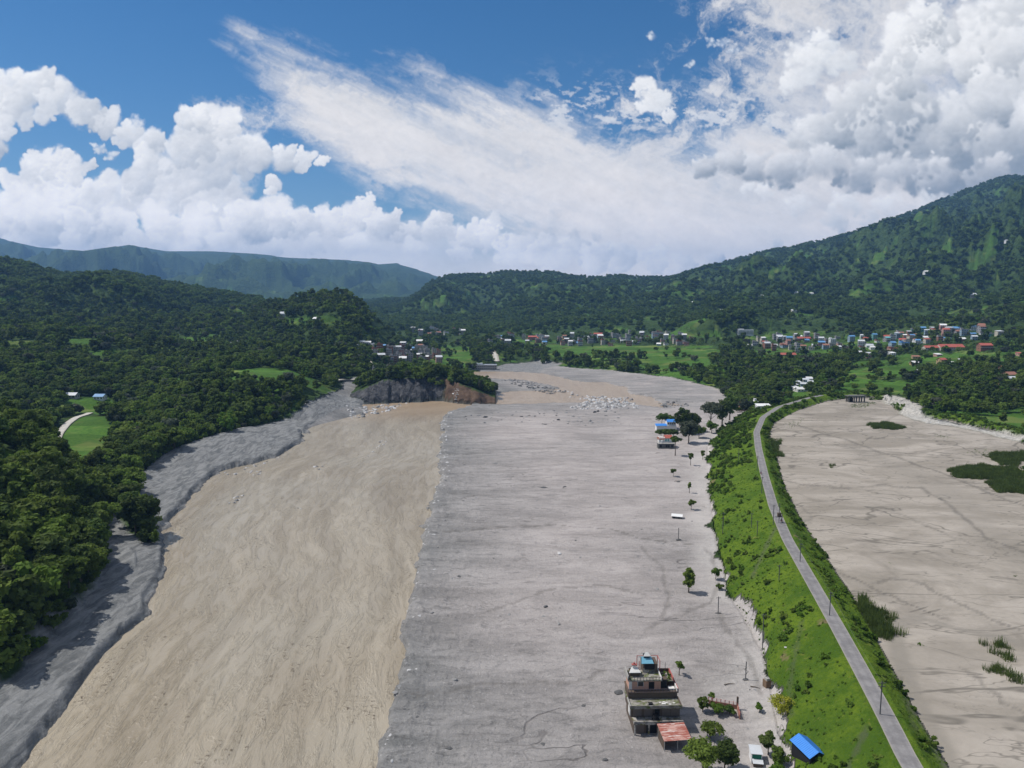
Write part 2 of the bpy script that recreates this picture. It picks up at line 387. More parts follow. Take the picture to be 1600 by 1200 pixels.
# valley floor and terraces: height by picture column and distance
cols = {560: [(600, 0), (900, 4), (1200, 8), (1700, 22), (3000, 60)], 600: [(600, 0), (900, 2), (1100, 6), (1500, 15), (2000, 26), (3500, 90)],
        700: [(600, 0), (950, 1), (1150, 6), (1500, 14), (2000, 24), (3500, 90)], 760: [(600, 0), (1050, .5), (1130, 9), (1500, 14), (2000, 26), (3500, 90)],
        830: [(600, 0), (1070, .5), (1130, 11), (1500, 15), (2000, 26), (3500, 90)], 900: [(600, 0), (1030, .5), (1110, 10), (1400, 13), (1800, 30), (3500, 90)],
        1000: [(600, 0), (950, .5), (1050, 9), (1350, 15), (1800, 36), (3500, 90)], 1100: [(600, 0), (830, .8), (950, 10), (1300, 18), (1700, 42), (3500, 90)],
        1200: [(560, 0), (700, 3), (850, 10), (1250, 22), (1600, 46), (3500, 120)], 1300: [(500, 6), (700, 8), (900, 12), (1250, 25), (1600, 56), (3500, 140)],
        1400: [(500, 8), (640, 8), (800, 14), (1150, 28), (1500, 58), (3500, 160)], 1500: [(450, 8), (560, 8), (700, 13), (1000, 28), (1400, 64), (3500, 200)],
        1600: [(400, 8), (500, 8), (650, 13), (900, 30), (1300, 78), (3500, 250)], 1900: [(300, 8), (400, 9), (600, 16), (900, 46), (1200, 100), (3500, 300)]}
ks = sorted(cols); ka = np.array([az_of(k, 560) for k in ks])
tab = np.stack([np.interp(Y_, [p[0] for p in cols[k]], [p[1] for p in cols[k]]) for k in ks], 1)
BASE = np.empty((NY, NA))
for i in range(NY): BASE[i] = np.interp(A_, ka, tab[i])
BASE += np.clip((BASE - 6) / 20, 0, 1) * (samp(T0, XX / 900, YY / 900) * 3 + samp(T1, XX / 260, YY / 260) * 1.0)
# terraced fields on the gentle ground
step_ = 2.2
tt = BASE / step_; fr = tt - np.floor(tt)
terr = (np.floor(tt) + sstep(.55, 1, fr)) * step_
BASE = np.where((BASE > 9) & (XX > 0), BASE * .35 + terr * .65, BASE)

H = BASE.copy()
# left bank climbs to a low terrace
left = np.clip(xl - XX, 0, None)
hl = np.minimum(left * .13, 6 + left * .012) + sstep(8, 60, left) * samp(T0, XX / 300, YY / 300) * .8
kk_ = sstep(620, 760, YY)
H = np.where((XX < (xl + xr) / 2), np.clip(hl, 0, 14) * (1 - kk_) + H * kk_, H)
LB = (XX < (xl + xr) / 2)
# flood mud zone: everything between left forest line and the embankment toe
MUDP = [at_z(px, py, 1) for px, py in [(1300, 1400), (1215, 1140), (1200, 1060), (1190, 1015), (1160, 960), (1135, 920), (1130, 880), (1120, 850), (1112, 800), (1105, 740), (1105, 700), (1112, 672), (1140, 652), (1138, 625), (1125, 607), (1095, 599), (1060, 591), (1000, 583), (960, 579), (900, 574), (850, 569), (835, 566), (790, 568), (750, 578), (735, 600), (700, 606), (560, 606), (540, 611), (516, 630)]] + \
       [at_z(px, py, 4) for px, py in [(470, 647), (400, 668), (345, 686), (300, 700), (262, 715), (240, 727), (208, 757), (217, 790), (240, 840), (225, 842), (190, 800), (150, 800), (155, 835), (165, 880), (150, 905), (90, 985), (20, 1040), (-60, 1100), (-300, 1250), (-500, 1400)]]
near = YY < 1200
SDM = np.full(XX.shape, -999.0)
SDM[near] = sdist(XX[near], YY[near], MUDP)
MUD = (SDM > 0).astype(float)
# flat in the mud except the left bank
k = sstep(0, 25, SDM + wob)
right_side = XX > xl
H = np.where(right_side & (SDM > -30) & (XX < xt + 1), H * (1 - sstep(-25, 10, SDM)), H)
# low relief of the deposit
rel = samp(T1, XX / 420, YY / 210) * .16 + samp(T0, XX / 500, YY / 300) * .3 + samp(T2, XX / 150, YY / 60) * .06
lump = np.clip(samp(T2, XX / 70, YY / 60), 0, 3) * .28 * sstep(45, 0, XX - xr) + .45 * np.exp(-((XX - xr - 3) / 3.5) ** 2) * (YY < 700)
H = H + np.where((SDM > 0) & (XX > xr), rel * sstep(0, 20, SDM) + .35 + lump, 0)
H = H + np.where((SDM > 0) & (XX < xl), (samp(T1, XX / 260 + YY / 500, YY / 260) * .26) * sstep(0, 15, left), 0)
# gullied slope above the near left river bank
# river channels
ew = samp(T1, XX / 110, YY / 110) * .9 + samp(T2, XX / 70, YY / 70) * .5
d_in = np.minimum(XX - xl, xr - XX) + (wob + ew) * far_k
main = YY < 705
rv = sstep(-1.0, 1.2, d_in) * main
BR = [at_z(px, py, -1) for px, py in [(560, 634), (640, 626), (700, 622), (770, 618), (800, 612), (850, 610), (880, 608), (860, 603), (820, 596), (780, 593), (745, 590), (720, 586), (740, 581), (800, 581), (850, 584), (880, 591), (905, 597), (945, 598), (975, 606), (985, 615), (1010, 621), (1040, 630), (1070, 634), (1040, 638), (1000, 634), (950, 629), (900, 630), (850, 631), (800, 632), (740, 634), (712, 640), (690, 650), (640, 660)]]
m_ = (YY > 560) & (YY < 1150)
sb = np.full(XX.shape, -99.0); sb[m_] = sdist(XX[m_], YY[m_], BR)
rv = np.maximum(rv, sstep(-1.5, 2.5, sb + wob * 2))
H = H + np.where((SDM > 0) & (XX < xl) & (YY < 690), 1.5 * sstep(0.6, 2.2, left), 0)
H = H * (1 - rv) + (-2.4) * rv
RIVER = rv
# embankment, road crest and reservoir
ytop = 655.0
em = sstep(0, 1, (XX - xt) / 1.0) * (YY < ytop)
sl = np.clip((XX - xt) / np.maximum(xo - 3.4 - xt, 1), 0, 1)
he = 12 * (sl ** .8) * .98 + (samp(T0, XX / 200, YY / 200) * .6 + samp(T1, XX / 90, YY / 90) * .2) * np.clip(sl * (1 - sl) * 4, 0, 1)
sr = np.clip((XX - xo - 3.4) / np.maximum(xs - xo - 3.4, 1), 0, 1)
hr = 12 - 4 * sr + samp(T1, XX / 90, YY / 90) * .3 * np.clip(sr * (1 - sr) * 4, 0, 1)
he = np.where(np.abs(XX - xo) <= 3.4, 11.9, np.where(XX < xo, he, hr))
res = (XX > xs) & (YY < YF)
he = np.where(XX > xs, 8 + samp(T0, XX / 500, YY / 500) * .12 + samp(T1, XX / 300, YY / 200) * .07, he)
dk = YY - YF
dike = np.where((XX > xs - 4) & (dk > 0) & (dk < 30), 8 + 3 * np.clip(dk / 6, 0, 1) * np.clip((30 - dk) / 12, 0, 1) , -9)
H = np.where((em > .5) & ((XX < xs) | (YY < YF)), he, H)
H = np.where((XX > xs - 4) & (dk > 0), np.maximum(np.maximum(H, dike), 8), H)
RESM = res.astype(float)
EMB = ((XX > xt) & (XX <= xs) & (YY < ytop)).astype(float)

# ridges: (px, py, distance) along each skyline
def ridge(crest, foot, power=1.15, noise=.06, nscale=500, back=.45, cap=True, rid=.35, seed=0.):
    global H
    cp = sorted([(az_of(p[0], p[1]), at_y(p[0], p[1], p[2])[2] - (p[3] if len(p) > 3 else 0), p[2]) for p in crest])
    ca = np.array([q[0] for q in cp]); cz = np.array([q[1] for q in cp]); cd = np.array([q[2] for q in cp])
    fp = sorted([(az_of(p[0], 520), p[1], p[2]) for p in foot])
    fa = np.array([q[0] for q in fp]); fd = np.array([q[1] for q in fp]); fz = np.array([q[2] for q in fp])
    zc = np.interp(A_, ca, cz)[None]; dc = np.interp(A_, ca, cd)[None]
    zf = np.interp(A_, fa, fz)[None]; df = np.interp(A_, fa, fd)[None]
    df = df * (1 + .05 * samp(T0, A_ * .8 + seed, A_ * 0 + seed))[None]
    t = (YY - df) / np.maximum(dc - df, 1)
    up = zf + (zc - zf) * np.clip(t, 0, 1) ** power
    env_ = sstep(0, .35, t) * sstep(1.0, .5, t)
    n = samp(T0, XX / nscale / 2 + seed, YY / nscale / 2) + .5 * samp(T1, XX / nscale + seed, YY / nscale)
    g = 1 - np.abs(samp(T0, XX / (nscale * .9) + seed * 2, YY / (nscale * 1.6) + XX / (nscale * 3))) * 1.1
    up = up + (zc - zf) * env_ * (noise * n + noise * rid * 2.2 * g) * np.where(t < 1, 1, 0)
    up = np.where(t > 1, zc - (YY - dc) * back, up)
    up = np.where(t < 0, zf + (YY - df) * .22, up)
    up = np.where(t < 1, np.minimum(up, CZ + (zc - CZ) * YY / dc), up) if cap else up
    side = (A_ < ca[0]) | (A_ > ca[-1])
    up[:, side] = -50
    H = np.maximum(H, up)
    return up
R_ = {}
# left, near wooded hill
R_['near_hill'] = ridge([(-900, 640, 330, 12), (-500, 590, 340, 12), (-200, 585, 340, 12), (0, 625, 335, 12), (60, 645, 332, 12), (88, 690, 325, 12), (120, 740, 312, 10), (150, 775, 300, 10), (175, 800, 285, 8), (210, 840, 260, 6)],
      [(-900, 130, 4), (-60, 163, 4), (20, 184, 4), (90, 202, 4), (150, 231, 4), (210, 253, 4)], .62, .04, 220, .35)
# wooded bank and grassy terrace left of the river mouth
R_['terrace'] = ridge([(215, 650, 560, 8), (250, 612, 590, 8), (280, 600, 610, 2), (330, 588, 625, 2), (380, 582, 640, 1), (450, 584, 655, 1), (500, 600, 662, 3), (530, 615, 668, 3), (560, 628, 672, 1), (575, 634, 675, 0)],
      [(215, 490, 9), (262, 440, 5), (300, 470, 5), (345, 500, 4), (400, 550, 4), (470, 600, 3), (530, 640, 2), (575, 665, 0)], .7, .05, 200, .02)
R_['lower'] = ridge([(-900, 470, 900, 12), (-300, 485, 950, 12), (0, 492, 980, 12), (100, 500, 980, 12), (200, 512, 960, 12), (270, 522, 940, 12), (330, 530, 930, 12), (400, 532, 920, 12), (470, 528, 910, 12), (540, 532, 900, 12), (570, 550, 880, 10), (588, 585, 850, 8), (598, 600, 830, 2)],
      [(-900, 480, 10), (0, 520, 12), (200, 620, 12), (300, 700, 16), (450, 740, 18), (560, 760, 6), (598, 790, 2)], 1.1, .07, 260, .25)
R_['knoll'] = ridge([(330, 500, 1500, 8), (400, 472, 1420, 8), (430, 466, 1380, 8), (480, 455, 1340, 8), (520, 449, 1300, 8), (545, 453, 1290, 8), (565, 466, 1280, 8), (590, 491, 1260, 8), (610, 514, 1240, 8), (628, 535, 1200, 6), (640, 552, 1180, 3)],
      [(330, 1080, 20), (450, 1020, 20), (560, 980, 15), (600, 1000, 10), (640, 1120, 6)], 1.0, .07, 300, .5)
R_['left_hill'] = ridge([(-900, 380, 1900, 8), (-200, 385, 1850, 8), (0, 400, 1800, 8), (40, 408, 1780, 8), (90, 424, 1850, 8), (130, 425, 1900, 8), (185, 421, 1950, 8), (240, 432, 1950, 8), (300, 446, 1900, 8), (360, 455, 1850, 8), (420, 466, 1800, 8), (480, 475, 1780, 8), (540, 500, 1750, 8)],
      [(-900, 1000, 30), (0, 1050, 50), (200, 1050, 40), (400, 1150, 30), (540, 1300, 20)], 1.0, .09, 420, .4)
R_['far_mountain'] = ridge([(-900, 300, 9500), (-300, 350, 9400), (0, 372, 9200), (60, 386, 9100), (130, 392, 9100), (200, 382, 9000), (260, 392, 9000), (330, 392, 9000), (400, 396, 9000), (450, 402, 8900), (500, 404, 8900), (560, 407, 8800), (590, 412, 8700), (620, 411, 8600), (650, 420, 8500), (685, 432, 8300), (740, 455, 8000), (800, 480, 7600)],
      [(-900, 3500, 50), (400, 4200, 50), (620, 4600, 60), (800, 5200, 100)], 1.15, .11, 1800, .6)
R_['middle_ridge'] = ridge([(585, 500, 3000), (600, 490, 3050), (620, 479, 3100), (640, 466, 3200), (655, 456, 3250), (668, 443, 3300), (680, 436, 3350), (700, 431, 3400), (720, 429, 3450), (760, 428, 3500), (790, 424, 3500), (830, 423, 3550), (870, 426, 3550), (900, 432, 3600), (930, 434, 3600), (960, 429, 3600), (1000, 434, 3600), (1060, 432, 3700), (1120, 425, 3800), (1200, 420, 3900)],
      [(585, 2400, 30), (640, 2100, 30), (760, 2000, 30), (900, 1900, 35), (1200, 2000, 60)], 1.1, .11, 700, .5, seed=.3)
R_['right_mountain'] = ridge([(840, 505, 2400), (900, 492, 2600), (960, 468, 2900), (1000, 452, 3100), (1040, 436, 3300), (1100, 419, 3500), (1150, 405, 3600), (1180, 396, 3650), (1200, 392, 3650), (1240, 384, 3700), (1280, 376, 3800), (1300, 372, 3800), (1340, 360, 3850), (1380, 346, 3900), (1420, 332, 3950), (1460, 316, 4000), (1500, 300, 4050), (1530, 288, 4100), (1560, 278, 4100), (1580, 274, 4150), (1600, 276, 4200), (1700, 250, 4300), (1900, 240, 4400), (2400, 300, 4400)],
      [(840, 1950, 35), (950, 1750, 40), (1100, 1650, 45), (1300, 1600, 60), (1500, 1500, 70), (2400, 1500, 100)], 1.12, .11, 900, .5, seed=.6)
R_['spur'] = ridge([(1330, 516, 1500, 8), (1380, 507, 1550, 8), (1440, 495, 1600, 8), (1500, 477, 1650, 8), (1560, 457, 1700, 8), (1600, 441, 1720, 8), (1700, 405, 1750, 8), (1900, 380, 1800, 8), (2400, 400, 1800, 8)],
      [(1330, 1400, 50), (1440, 1280, 55), (1600, 1150, 60), (2400, 1000, 80)], 1.0, .07, 400, .4, seed=.2)
R_['wood_knoll'] = ridge([(1050, 512, 1500, 8), (1080, 494, 1480, 8), (1110, 485, 1470, 8), (1150, 479, 1460, 8), (1180, 482, 1460, 8), (1205, 490, 1460, 8), (1225, 500, 1470, 8), (1260, 498, 1500, 8), (1290, 484, 1520, 8), (1320, 478, 1540, 8), (1350, 486, 1540, 8), (1380, 500, 1540, 8), (1400, 512, 1540, 8)],
      [(1050, 1400, 22), (1150, 1340, 22), (1300, 1400, 32), (1400, 1460, 45)], .8, .08, 300, .5, seed=.4)
# the cut hill standing in the river's way
isl_c = [(545, 618, 690), (565, 606, 700), (585, 597, 706), (600, 591, 708), (640, 589, 708), (690, 589, 706), (715, 597, 700), (740, 606, 694), (760, 616, 690), (775, 622, 684)]
cp = sorted([(az_of(p[0], p[1]), at_y(p[0], p[1], p[2])[2]) for p in isl_c])
zi = np.interp(A_, [q[0] for q in cp], [q[1] for q in cp], left=-9, right=-9)[None]
zi = np.where(zi > 2, zi - .5, zi)
ff = 676 + 5 * samp(T1, A_ * 2.2, A_ * 0)[None] + 1.0 * samp(T2, A_ * 2.5, A_ * 0)[None]
ti = (YY - ff) / 22
isl = np.where(ti < 0, -9, np.where(ti < 1, zi * np.clip(ti, 0, 1) ** .75, zi + .3))
isl = isl + np.where((ti > 0) & (ti < 1), samp(T2, XX / 60, YY / 60) * .7 * zi / 18, 0)
isl = np.where(YY > 745, zi - (YY - 745) * .25, isl)
isl = np.where(zi < 0, -9, isl)
ISL = (isl > H) & (zi > 0)
H = np.where(ISL, isl, H)
CLIFF = (ISL & (ti < 1.02)).astype(float)
BROWN = CLIFF * sstep(az_of(684), az_of(692), AA + samp(T1, AA, YY / 100) * .004)
# far grey cut banks beyond the river
GP = [at_z(px, py, 4) for px, py in [(755, 583), (765, 570), (800, 565), (840, 562), (880, 566), (850, 572), (835, 584)]]
m_ = (YY > 850) & (YY < 1300); sg = np.full(XX.shape, -99.0); sg[m_] = sdist(XX[m_], YY[m_], GP)
CUT = sstep(-2, 3, sg)
# bare white gravel channel behind the dike
WP = [at_z(px, py, 9) for px, py in [(1375, 622), (1395, 617), (1425, 625), (1442, 636), (1440, 650), (1470, 655), (1520, 664), (1570, 676), (1620, 690), (1680, 706), (1680, 708), (1600, 689.5), (1560, 678), (1500, 665), (1450, 659), (1420, 652), (1408, 640)]]
m_ = (YY > 250) & (YY < 900); sg = np.full(XX.shape, -99.0); sg[m_] = sdist(XX[m_], YY[m_], WP)
GRAV = sstep(-2, 2, sg + wob * 1.5)
dike_m = ((XX > xs - 6) & (dk > 0) & (dk < 30) & (YY < 700)).astype(float)

_dep = YY * ct_ - (H - CZ) * st_; PX = 800 + F * XX / _dep; PY = 600 - F * (YY * st_ + (H - CZ) * ct_) / _dep
ridge_mask = np.zeros(XX.shape, bool)
for k_ in R_: ridge_mask |= (R_[k_] >= H - .01)
def polymask(pts, z, lo=100, hi=1500):
    P = [at_z(p[0], p[1], z) for p in pts]
    m = (YY > lo) & (YY < hi); s_ = np.full(XX.shape, -99.0); s_[m] = sdist(XX[m], YY[m], P); return s_
MEADOW = sstep(-3, 3, polymask([(92, 672), (125, 652), (150, 655), (185, 668), (175, 690), (168, 712), (140, 722), (118, 712), (100, 692)], 10) + wob * 2)

# lookup
def hgt(x, y):
    a = np.asarray(x) / np.asarray(y)
    i = np.interp(a, A_, np.arange(NA)); j = np.interp(y, Y_, np.arange(NY))
    i0 = np.minimum(i.astype(int), NA - 2); j0 = np.minimum(j.astype(int), NY - 2); fi = i - i0; fj = j - j0
    return (H[j0, i0] * (1 - fi) + H[j0, i0 + 1] * fi) * (1 - fj) + (H[j0 + 1, i0] * (1 - fi) + H[j0 + 1, i0 + 1] * fi) * fj
def look(M, x, y):
    a = np.asarray(x) / np.asarray(y)
    i = np.rint(np.interp(a, A_, np.arange(NA))).astype(int); j = np.rint(np.interp(y, Y_, np.arange(NY))).astype(int)
    return M[j, i]
def hit(px, py, ymin=85., ymax=9000):
    """where the view ray through a photo point meets the ground"""
    dx, dy, dz = ray(px, py)
    Y = np.geomspace(ymin, ymax, 4000); t = Y / dy
    z = CZ + dz * t; h = hgt(dx * t, Y)
    w = np.nonzero(z <= h)[0]
    if len(w) == 0: return None
    i = w[0]; y = Y[i]
    if i > 0:
        d0 = z[i - 1] - h[i - 1]; d1 = z[i] - h[i]; y = Y[i - 1] + (Y[i] - Y[i - 1]) * d0 / (d0 - d1 + 1e-9)
    t = y / dy
    return float(dx * t), float(y), float(hgt(np.array([dx * t]), np.array([y]))[0])

# ---------------- ground materials ----------------
def mat_ground():
    n = NT('ground', .95, .08); p = n.pos()
    # wooded / grassy hills
    w1 = n.noise(p, .006, 5, .6); w2 = n.noise(p, .05, 5, .65); w3 = n.noise(p, .5, 4, .6)
    cells = n.voro(p, .10); cells2 = n.voro(p, .045)
    wood = n.mix(n.step(w2, .35, .68), (.020, .038, .011), (.036, .060, .015))
    wood = n.mix(n.math('MULTIPLY', n.step(w1, .5, .62), .3), wood, (.045, .072, .018))
    wood = n.mul(wood, n.math('SUBTRACT', 1.25, n.math('MULTIPLY', cells, .055)))
    fld = n.attr('field')
    fcol = n.mix(n.step(w3, .35, .65), (.040, .098, .014), (.068, .135, .020))
    fcol = n.mix(n.step(n.noise(p, .025, 3), .52, .62), fcol, (.11, .15, .035))
    plots = n.voro(n.scale(p, (.02, .035, .02)), 1, 'F1', 'Color')
    sx = n.t.nodes.new('ShaderNodeSeparateColor'); n.link(plots, sx.inputs[0])
    fcol = n.mul(fcol, n.math('ADD', .75, n.math('MULTIPLY', sx.outputs[0], .5)))
    fcol = n.mul(fcol, n.math('ADD', .8, n.math('MULTIPLY', n.noise(p, .11, 5, .7), .4)))
    col = n.mix(fld, wood, fcol)
    # embankment grass
    g1 = n.noise(p, .07, 6, .75); g2 = n.noise(p, .9, 5, .7); g3 = n.noise(p, .35, 4, .6, 1.0)
    gr = n.mix(n.step(g1, .38, .64), (.060, .114, .011), (.122, .184, .016))
    gr = n.mix(n.step(g2, .42, .75), gr, (.050, .105, .012))
    gr = n.mix(n.step(g3, .62, .72), gr, (.14, .165, .03))
    gr = n.mix(n.math('MULTIPLY', n.step(n.noise(n.scale(p, .06, 0, (31, 7, 0)), 1, 4, .7), .64, .70), .8), gr, (.20, .155, .085))
    col = n.mix(n.attr('grass'), col, gr)
    # flood mud: streaks across the deposit
    ps = n.scale(p, (.028, .085, .1)); s1 = n.noise(ps, 1, 6, .62, .6)
    s2 = n.noise(n.scale(p, (.16, .42, .3), .08), 1, 7, .75, .6); s3 = n.noise(p, .9, 5, .7); s4 = n.noise(p, .028, 4, .6)
    tone = n.attr('tone')
    lo = n.mix(tone, (.158, .158, .154), (.305, .277, .262)); hi = n.mix(tone, (.265, .258, .250), (.405, .368, .350))
    mud = n.mix(n.step(s1, .32, .68), lo, hi)
    mud = n.mix(n.math('MULTIPLY', n.step(s2, .48, .68), n.math('SUBTRACT', .85, n.math('MULTIPLY', tone, .48))), mud, (.115, .113, .11))
    mud = n.mix(n.math('MULTIPLY', n.step(s3, .56, .70), .38), mud, (.50, .48, .46))
    sp = n.noise(p, 2.6, 3, .8)
    mud = n.mul(mud, n.math('ADD', .70, n.math('MULTIPLY', sp, .6)))
    mud = n.mix(n.math('MULTIPLY', n.step(n.noise(p, 1.1, 5, .8), .57, .66), n.math('SUBTRACT', .75, n.math('MULTIPLY', tone, .45))), mud, (.10, .098, .095))
    mud = n.mul(mud, n.math('ADD', .82, n.math('MULTIPLY', s4, .36)))
    # drainage lines
    def lines(sc, wd, det=4, rot=0, off=(0, 0, 0), dist=1.2):
        q = n.noise(n.scale(p, sc, rot, off), 1, det, .55, dist)
        return n.math('SUBTRACT', 1, n.step(n.math('ABSOLUTE', n.math('SUBTRACT', q, .5)), 0, wd))
    l1 = n.math('MULTIPLY', lines((.008, .03, .02), .0035), n.step(n.noise(p, .02, 2), .42, .58))
    l2 = n.math('MULTIPLY', lines((.03, .05, .02), .010, 5, .3, (9, 3, 0)), n.step(n.noise(p, .03, 2), .5, .62))
    mud = n.mix(n.math('MULTIPLY', l1, .62), mud, (.10, .09, .085))
    mud = n.mix(n.math('MULTIPLY', l2, .45), mud, (.14, .125, .115))
    # the paler, washed rim towards the green bank
    mud = n.mix(n.math('MULTIPLY', n.math('MULTIPLY', n.attr('rim'), .7), n.math('ADD', .25, n.math('MULTIPLY', s3, .9))), mud, (.52, .49, .46))
    mud = n.mix(n.attr('bank'), mud, n.mul(n.mix(n.step(n.noise(n.scale(p, (.35, .09, .3), .5), 1, 5, .65, 1), .35, .65), (.125, .130, .132), (.25, .252, .248)), n.math('ADD', .8, n.math('MULTIPLY', s3, .4))))
    col = n.mix(n.attr('mud'), col, mud)
    # reservoir silt
    r1 = n.noise(n.scale(p, (.012, .03, .02), .5), 1, 6, .6, 1.5); r2 = n.noise(p, .05, 5, .65, .6); r3 = n.noise(p, .8, 4, .65)
    silt = n.mix(n.step(r1, .34, .68), (.240, .214, .178), (.370, .332, .286))
    silt = n.mix(n.math('MULTIPLY', n.step(r2, .53, .70), .55), silt, (.185, .165, .138))
    silt = n.mul(silt, n.math('ADD', .88, n.math('MULTIPLY', r3, .24)))
    for sc, wd, rot, off, am in [((.010, .022, .02), .010, .55, (3, 1, 0), .8), ((.02, .05, .02), .010, .3, (1, 8, 0), .65), ((.03, .08, .02), .008, .2, (6, 2, 0), .3)]:
        silt = n.mix(n.math('MULTIPLY', lines(sc, wd, 4, rot, off, .7), am), silt, (.13, .118, .10))
    col = n.mix(n.attr('silt'), col, silt)
    ch = n.attr('chan'); cw = n.attr('wet')
    col = n.mix(n.math('MULTIPLY', cw, .75), col, (.22, .20, .17))
    col = n.mix(n.math('MULTIPLY', ch, n.math('ADD', .45, n.math('MULTIPLY', s3, .5))), col, (.10, .092, .08))
    # bare faces
    ck = n.noise(n.scale(p, (.25, .25, .08)), 1, 6, .7, .8)
    col = n.mix(n.attr('rock'), col, n.mix(n.step(ck, .38, .66), (.045, .047, .052), (.125, .125, .13)))
    col = n.mix(n.attr('brown'), col, n.mix(n.step(ck, .35, .65), (.075, .050, .036), (.115, .078, .055)))
    col = n.mix(n.attr('gravel'), col, n.mix(n.step(n.noise(p, .7, 5, .7), .35, .7), (.40, .38, .34), (.66, .63, .58)))
    # relief
    far = n.math('SUBTRACT', 1, cells)
    open_ = n.math('MAXIMUM', n.math('MAXIMUM', n.attr('mud'), n.attr('silt')), n.math('MAXIMUM', n.attr('grass'), fld))
    hill_h = n.math('MULTIPLY', n.math('ADD', n.math('MULTIPLY', n.math('SUBTRACT', 1, n.voro(p, .09)), 5.0), n.math('MULTIPLY', n.math('SUBTRACT', 1, cells2), 6.0)), n.math('SUBTRACT', 1, open_, clamp=True))
    fine = n.math('MULTIPLY', n.attr('mud'), n.math('ADD', n.math('MULTIPLY', s2, .85), n.math('ADD', n.math('MULTIPLY', s3, .55), n.math('MULTIPLY', l1, -.4))))
    fine = n.math('ADD', fine, n.math('MULTIPLY', n.attr('grass'), n.math('ADD', n.math('MULTIPLY', g2, 1.3), n.math('MULTIPLY', g1, 2.0))))
    fine = n.math('ADD', fine, n.math('MULTIPLY', n.attr('silt'), n.math('ADD', n.math('MULTIPLY', r2, .5), n.math('MULTIPLY', r3, .10))))
    rk = n.math('ADD', n.attr('rock'), n.attr('gravel'))
    fine = n.math('ADD', fine, n.math('MULTIPLY', rk, n.math('MULTIPLY', ck, 4.0)))
    fine = n.math('SUBTRACT', fine, n.math('MULTIPLY', ch, .25))
    nb = n.bump(n.math('ADD', hill_h, fine), .85, 1.0)
    return n.done(col, nb)
M_GROUND = mat_ground()

# open fields on the hillsides
fn = samp(T1, XX / 1500 + .1, YY / 1100) + .55 * samp(T2, XX / 800, YY / 500)
lowness = np.exp(-np.clip(H - 20, 0, None) / 160)
FIELD = sstep(1.25, 1.7, fn + lowness * .15 + samp(T2, XX / 700, YY / 900) * .25) * .8
FIELD = np.where((XX > -30) & (YY < 1500) & (H < 32), sstep(.1, .8, fn + .15), FIELD)
FIELD = np.where((XX < -30) & (YY < 2200), sstep(1.9, 2.3, fn + samp(T1, XX / 400, YY / 400) * .4), FIELD)
def patch(pts, z, v=1.0, soft=4):
    global FIELD
    FIELD = np.maximum(FIELD, v * sstep(-soft, soft, polymask(pts, z, 100, 3000) + wob * 3))
patch([(850, 545), (960, 537), (1100, 548), (1240, 552), (1240, 562), (1100, 560), (960, 552), (860, 553)], 13)
patch([(1000, 552), (1120, 562), (1090, 585), (1010, 570)], 8)
patch([(1270, 560), (1340, 590), (1460, 600), (1400, 612), (1290, 600)], 12)
patch([(1400, 552), (1500, 548), (1600, 556), (1600, 566), (1430, 566)], 26)
patch([(1450, 642), (1480, 630), (1620, 640), (1800, 700), (1620, 684), (1560, 668), (1480, 655)], 10)
patch([(1300, 578), (1450, 572), (1470, 584), (1330, 592)], 14)
patch([(1470, 596), (1610, 588), (1620, 604), (1500, 608)], 15)
patch([(1560, 560), (1640, 556), (1640, 572), (1570, 574)], 26)
patch([(660, 570), (690, 540), (740, 545), (745, 566), (700, 572)], 8)
def spatch(pts, y0, y1, v=1., soft=2.):
    m = (YY > y0) & (YY < y1) & (PX > -100) & (PX < 1700); s_ = np.full(XX.shape, -99.); s_[m] = sdist(PX[m], PY[m], pts); return v * sstep(-soft, soft, s_)
LIME = spatch([(235, 603), (290, 588), (340, 581), (400, 576), (450, 578), (500, 590), (545, 612), (520, 614), (465, 600), (400, 592), (330, 594), (280, 606)], 540, 690)
LIME = np.maximum(LIME, spatch([(80, 642), (110, 622), (165, 618), (200, 640), (150, 648)], 450, 700))
LIME = np.maximum(LIME, spatch([(130, 548), (230, 545), (230, 553), (140, 556)], 600, 1100) * .8)
LIME = np.maximum(LIME, spatch([(430, 497), (520, 492), (540, 506), (450, 508)], 900, 1500) * .7)
LIME = np.maximum(LIME, spatch([(86, 672), (118, 650), (170, 652), (178, 690), (168, 738), (120, 738), (98, 705)], 280, 640))
FIELD = np.maximum(FIELD, np.maximum(MEADOW, LIME))
tr = R_['terrace'] >= H - .3
FIELD = np.where(tr & (XX > at_z(270, 600, 34)[0]) & (YY > np.interp(A_, [az_of(280), az_of(530)], [598, 655])[None]) & (YY < 720), .9, FIELD)
FIELD = np.where(ISL & (ti > 1.02), .7, FIELD)
for pts_, v_ in [([(1430, 352), (1475, 350), (1490, 395), (1450, 400)], .6), ([(1490, 395), (1560, 405), (1570, 440), (1500, 430)], .5), ([(1220, 445), (1300, 425), (1330, 440), (1240, 460)], .45), ([(1000, 485), (1080, 470), (1090, 495), (1010, 505)], .6), ([(900, 462), (980, 452), (960, 475)], .4), ([(1330, 415), (1400, 405), (1400, 420), (1340, 430)], .45)]:
    FIELD = np.maximum(FIELD, spatch(pts_, 1400, 4500, v_, 8.) * sstep(-.3, .6, samp(T2, XX / 500, YY / 700) + samp(T1, XX / 700, YY / 700)))
FIELD = np.where(YY > 5200, 0, FIELD)
FIELD = FIELD * (1 - MUD) * (1 - EMB) * (1 - RESM)
mudv = sstep(-1.5, 1.5, SDM + wob * 1.6) * (1 - EMB) * (1 - RESM) * (XX < xt + 2)
mudv = np.where(YY < 660, np.where(XX > xr, 1.0 * (XX < xt + wob * 1.5 + .5), mudv), mudv)
mudv = np.maximum(mudv, CUT)
mudv = mudv * (1 - CLIFF) * (~ISL)
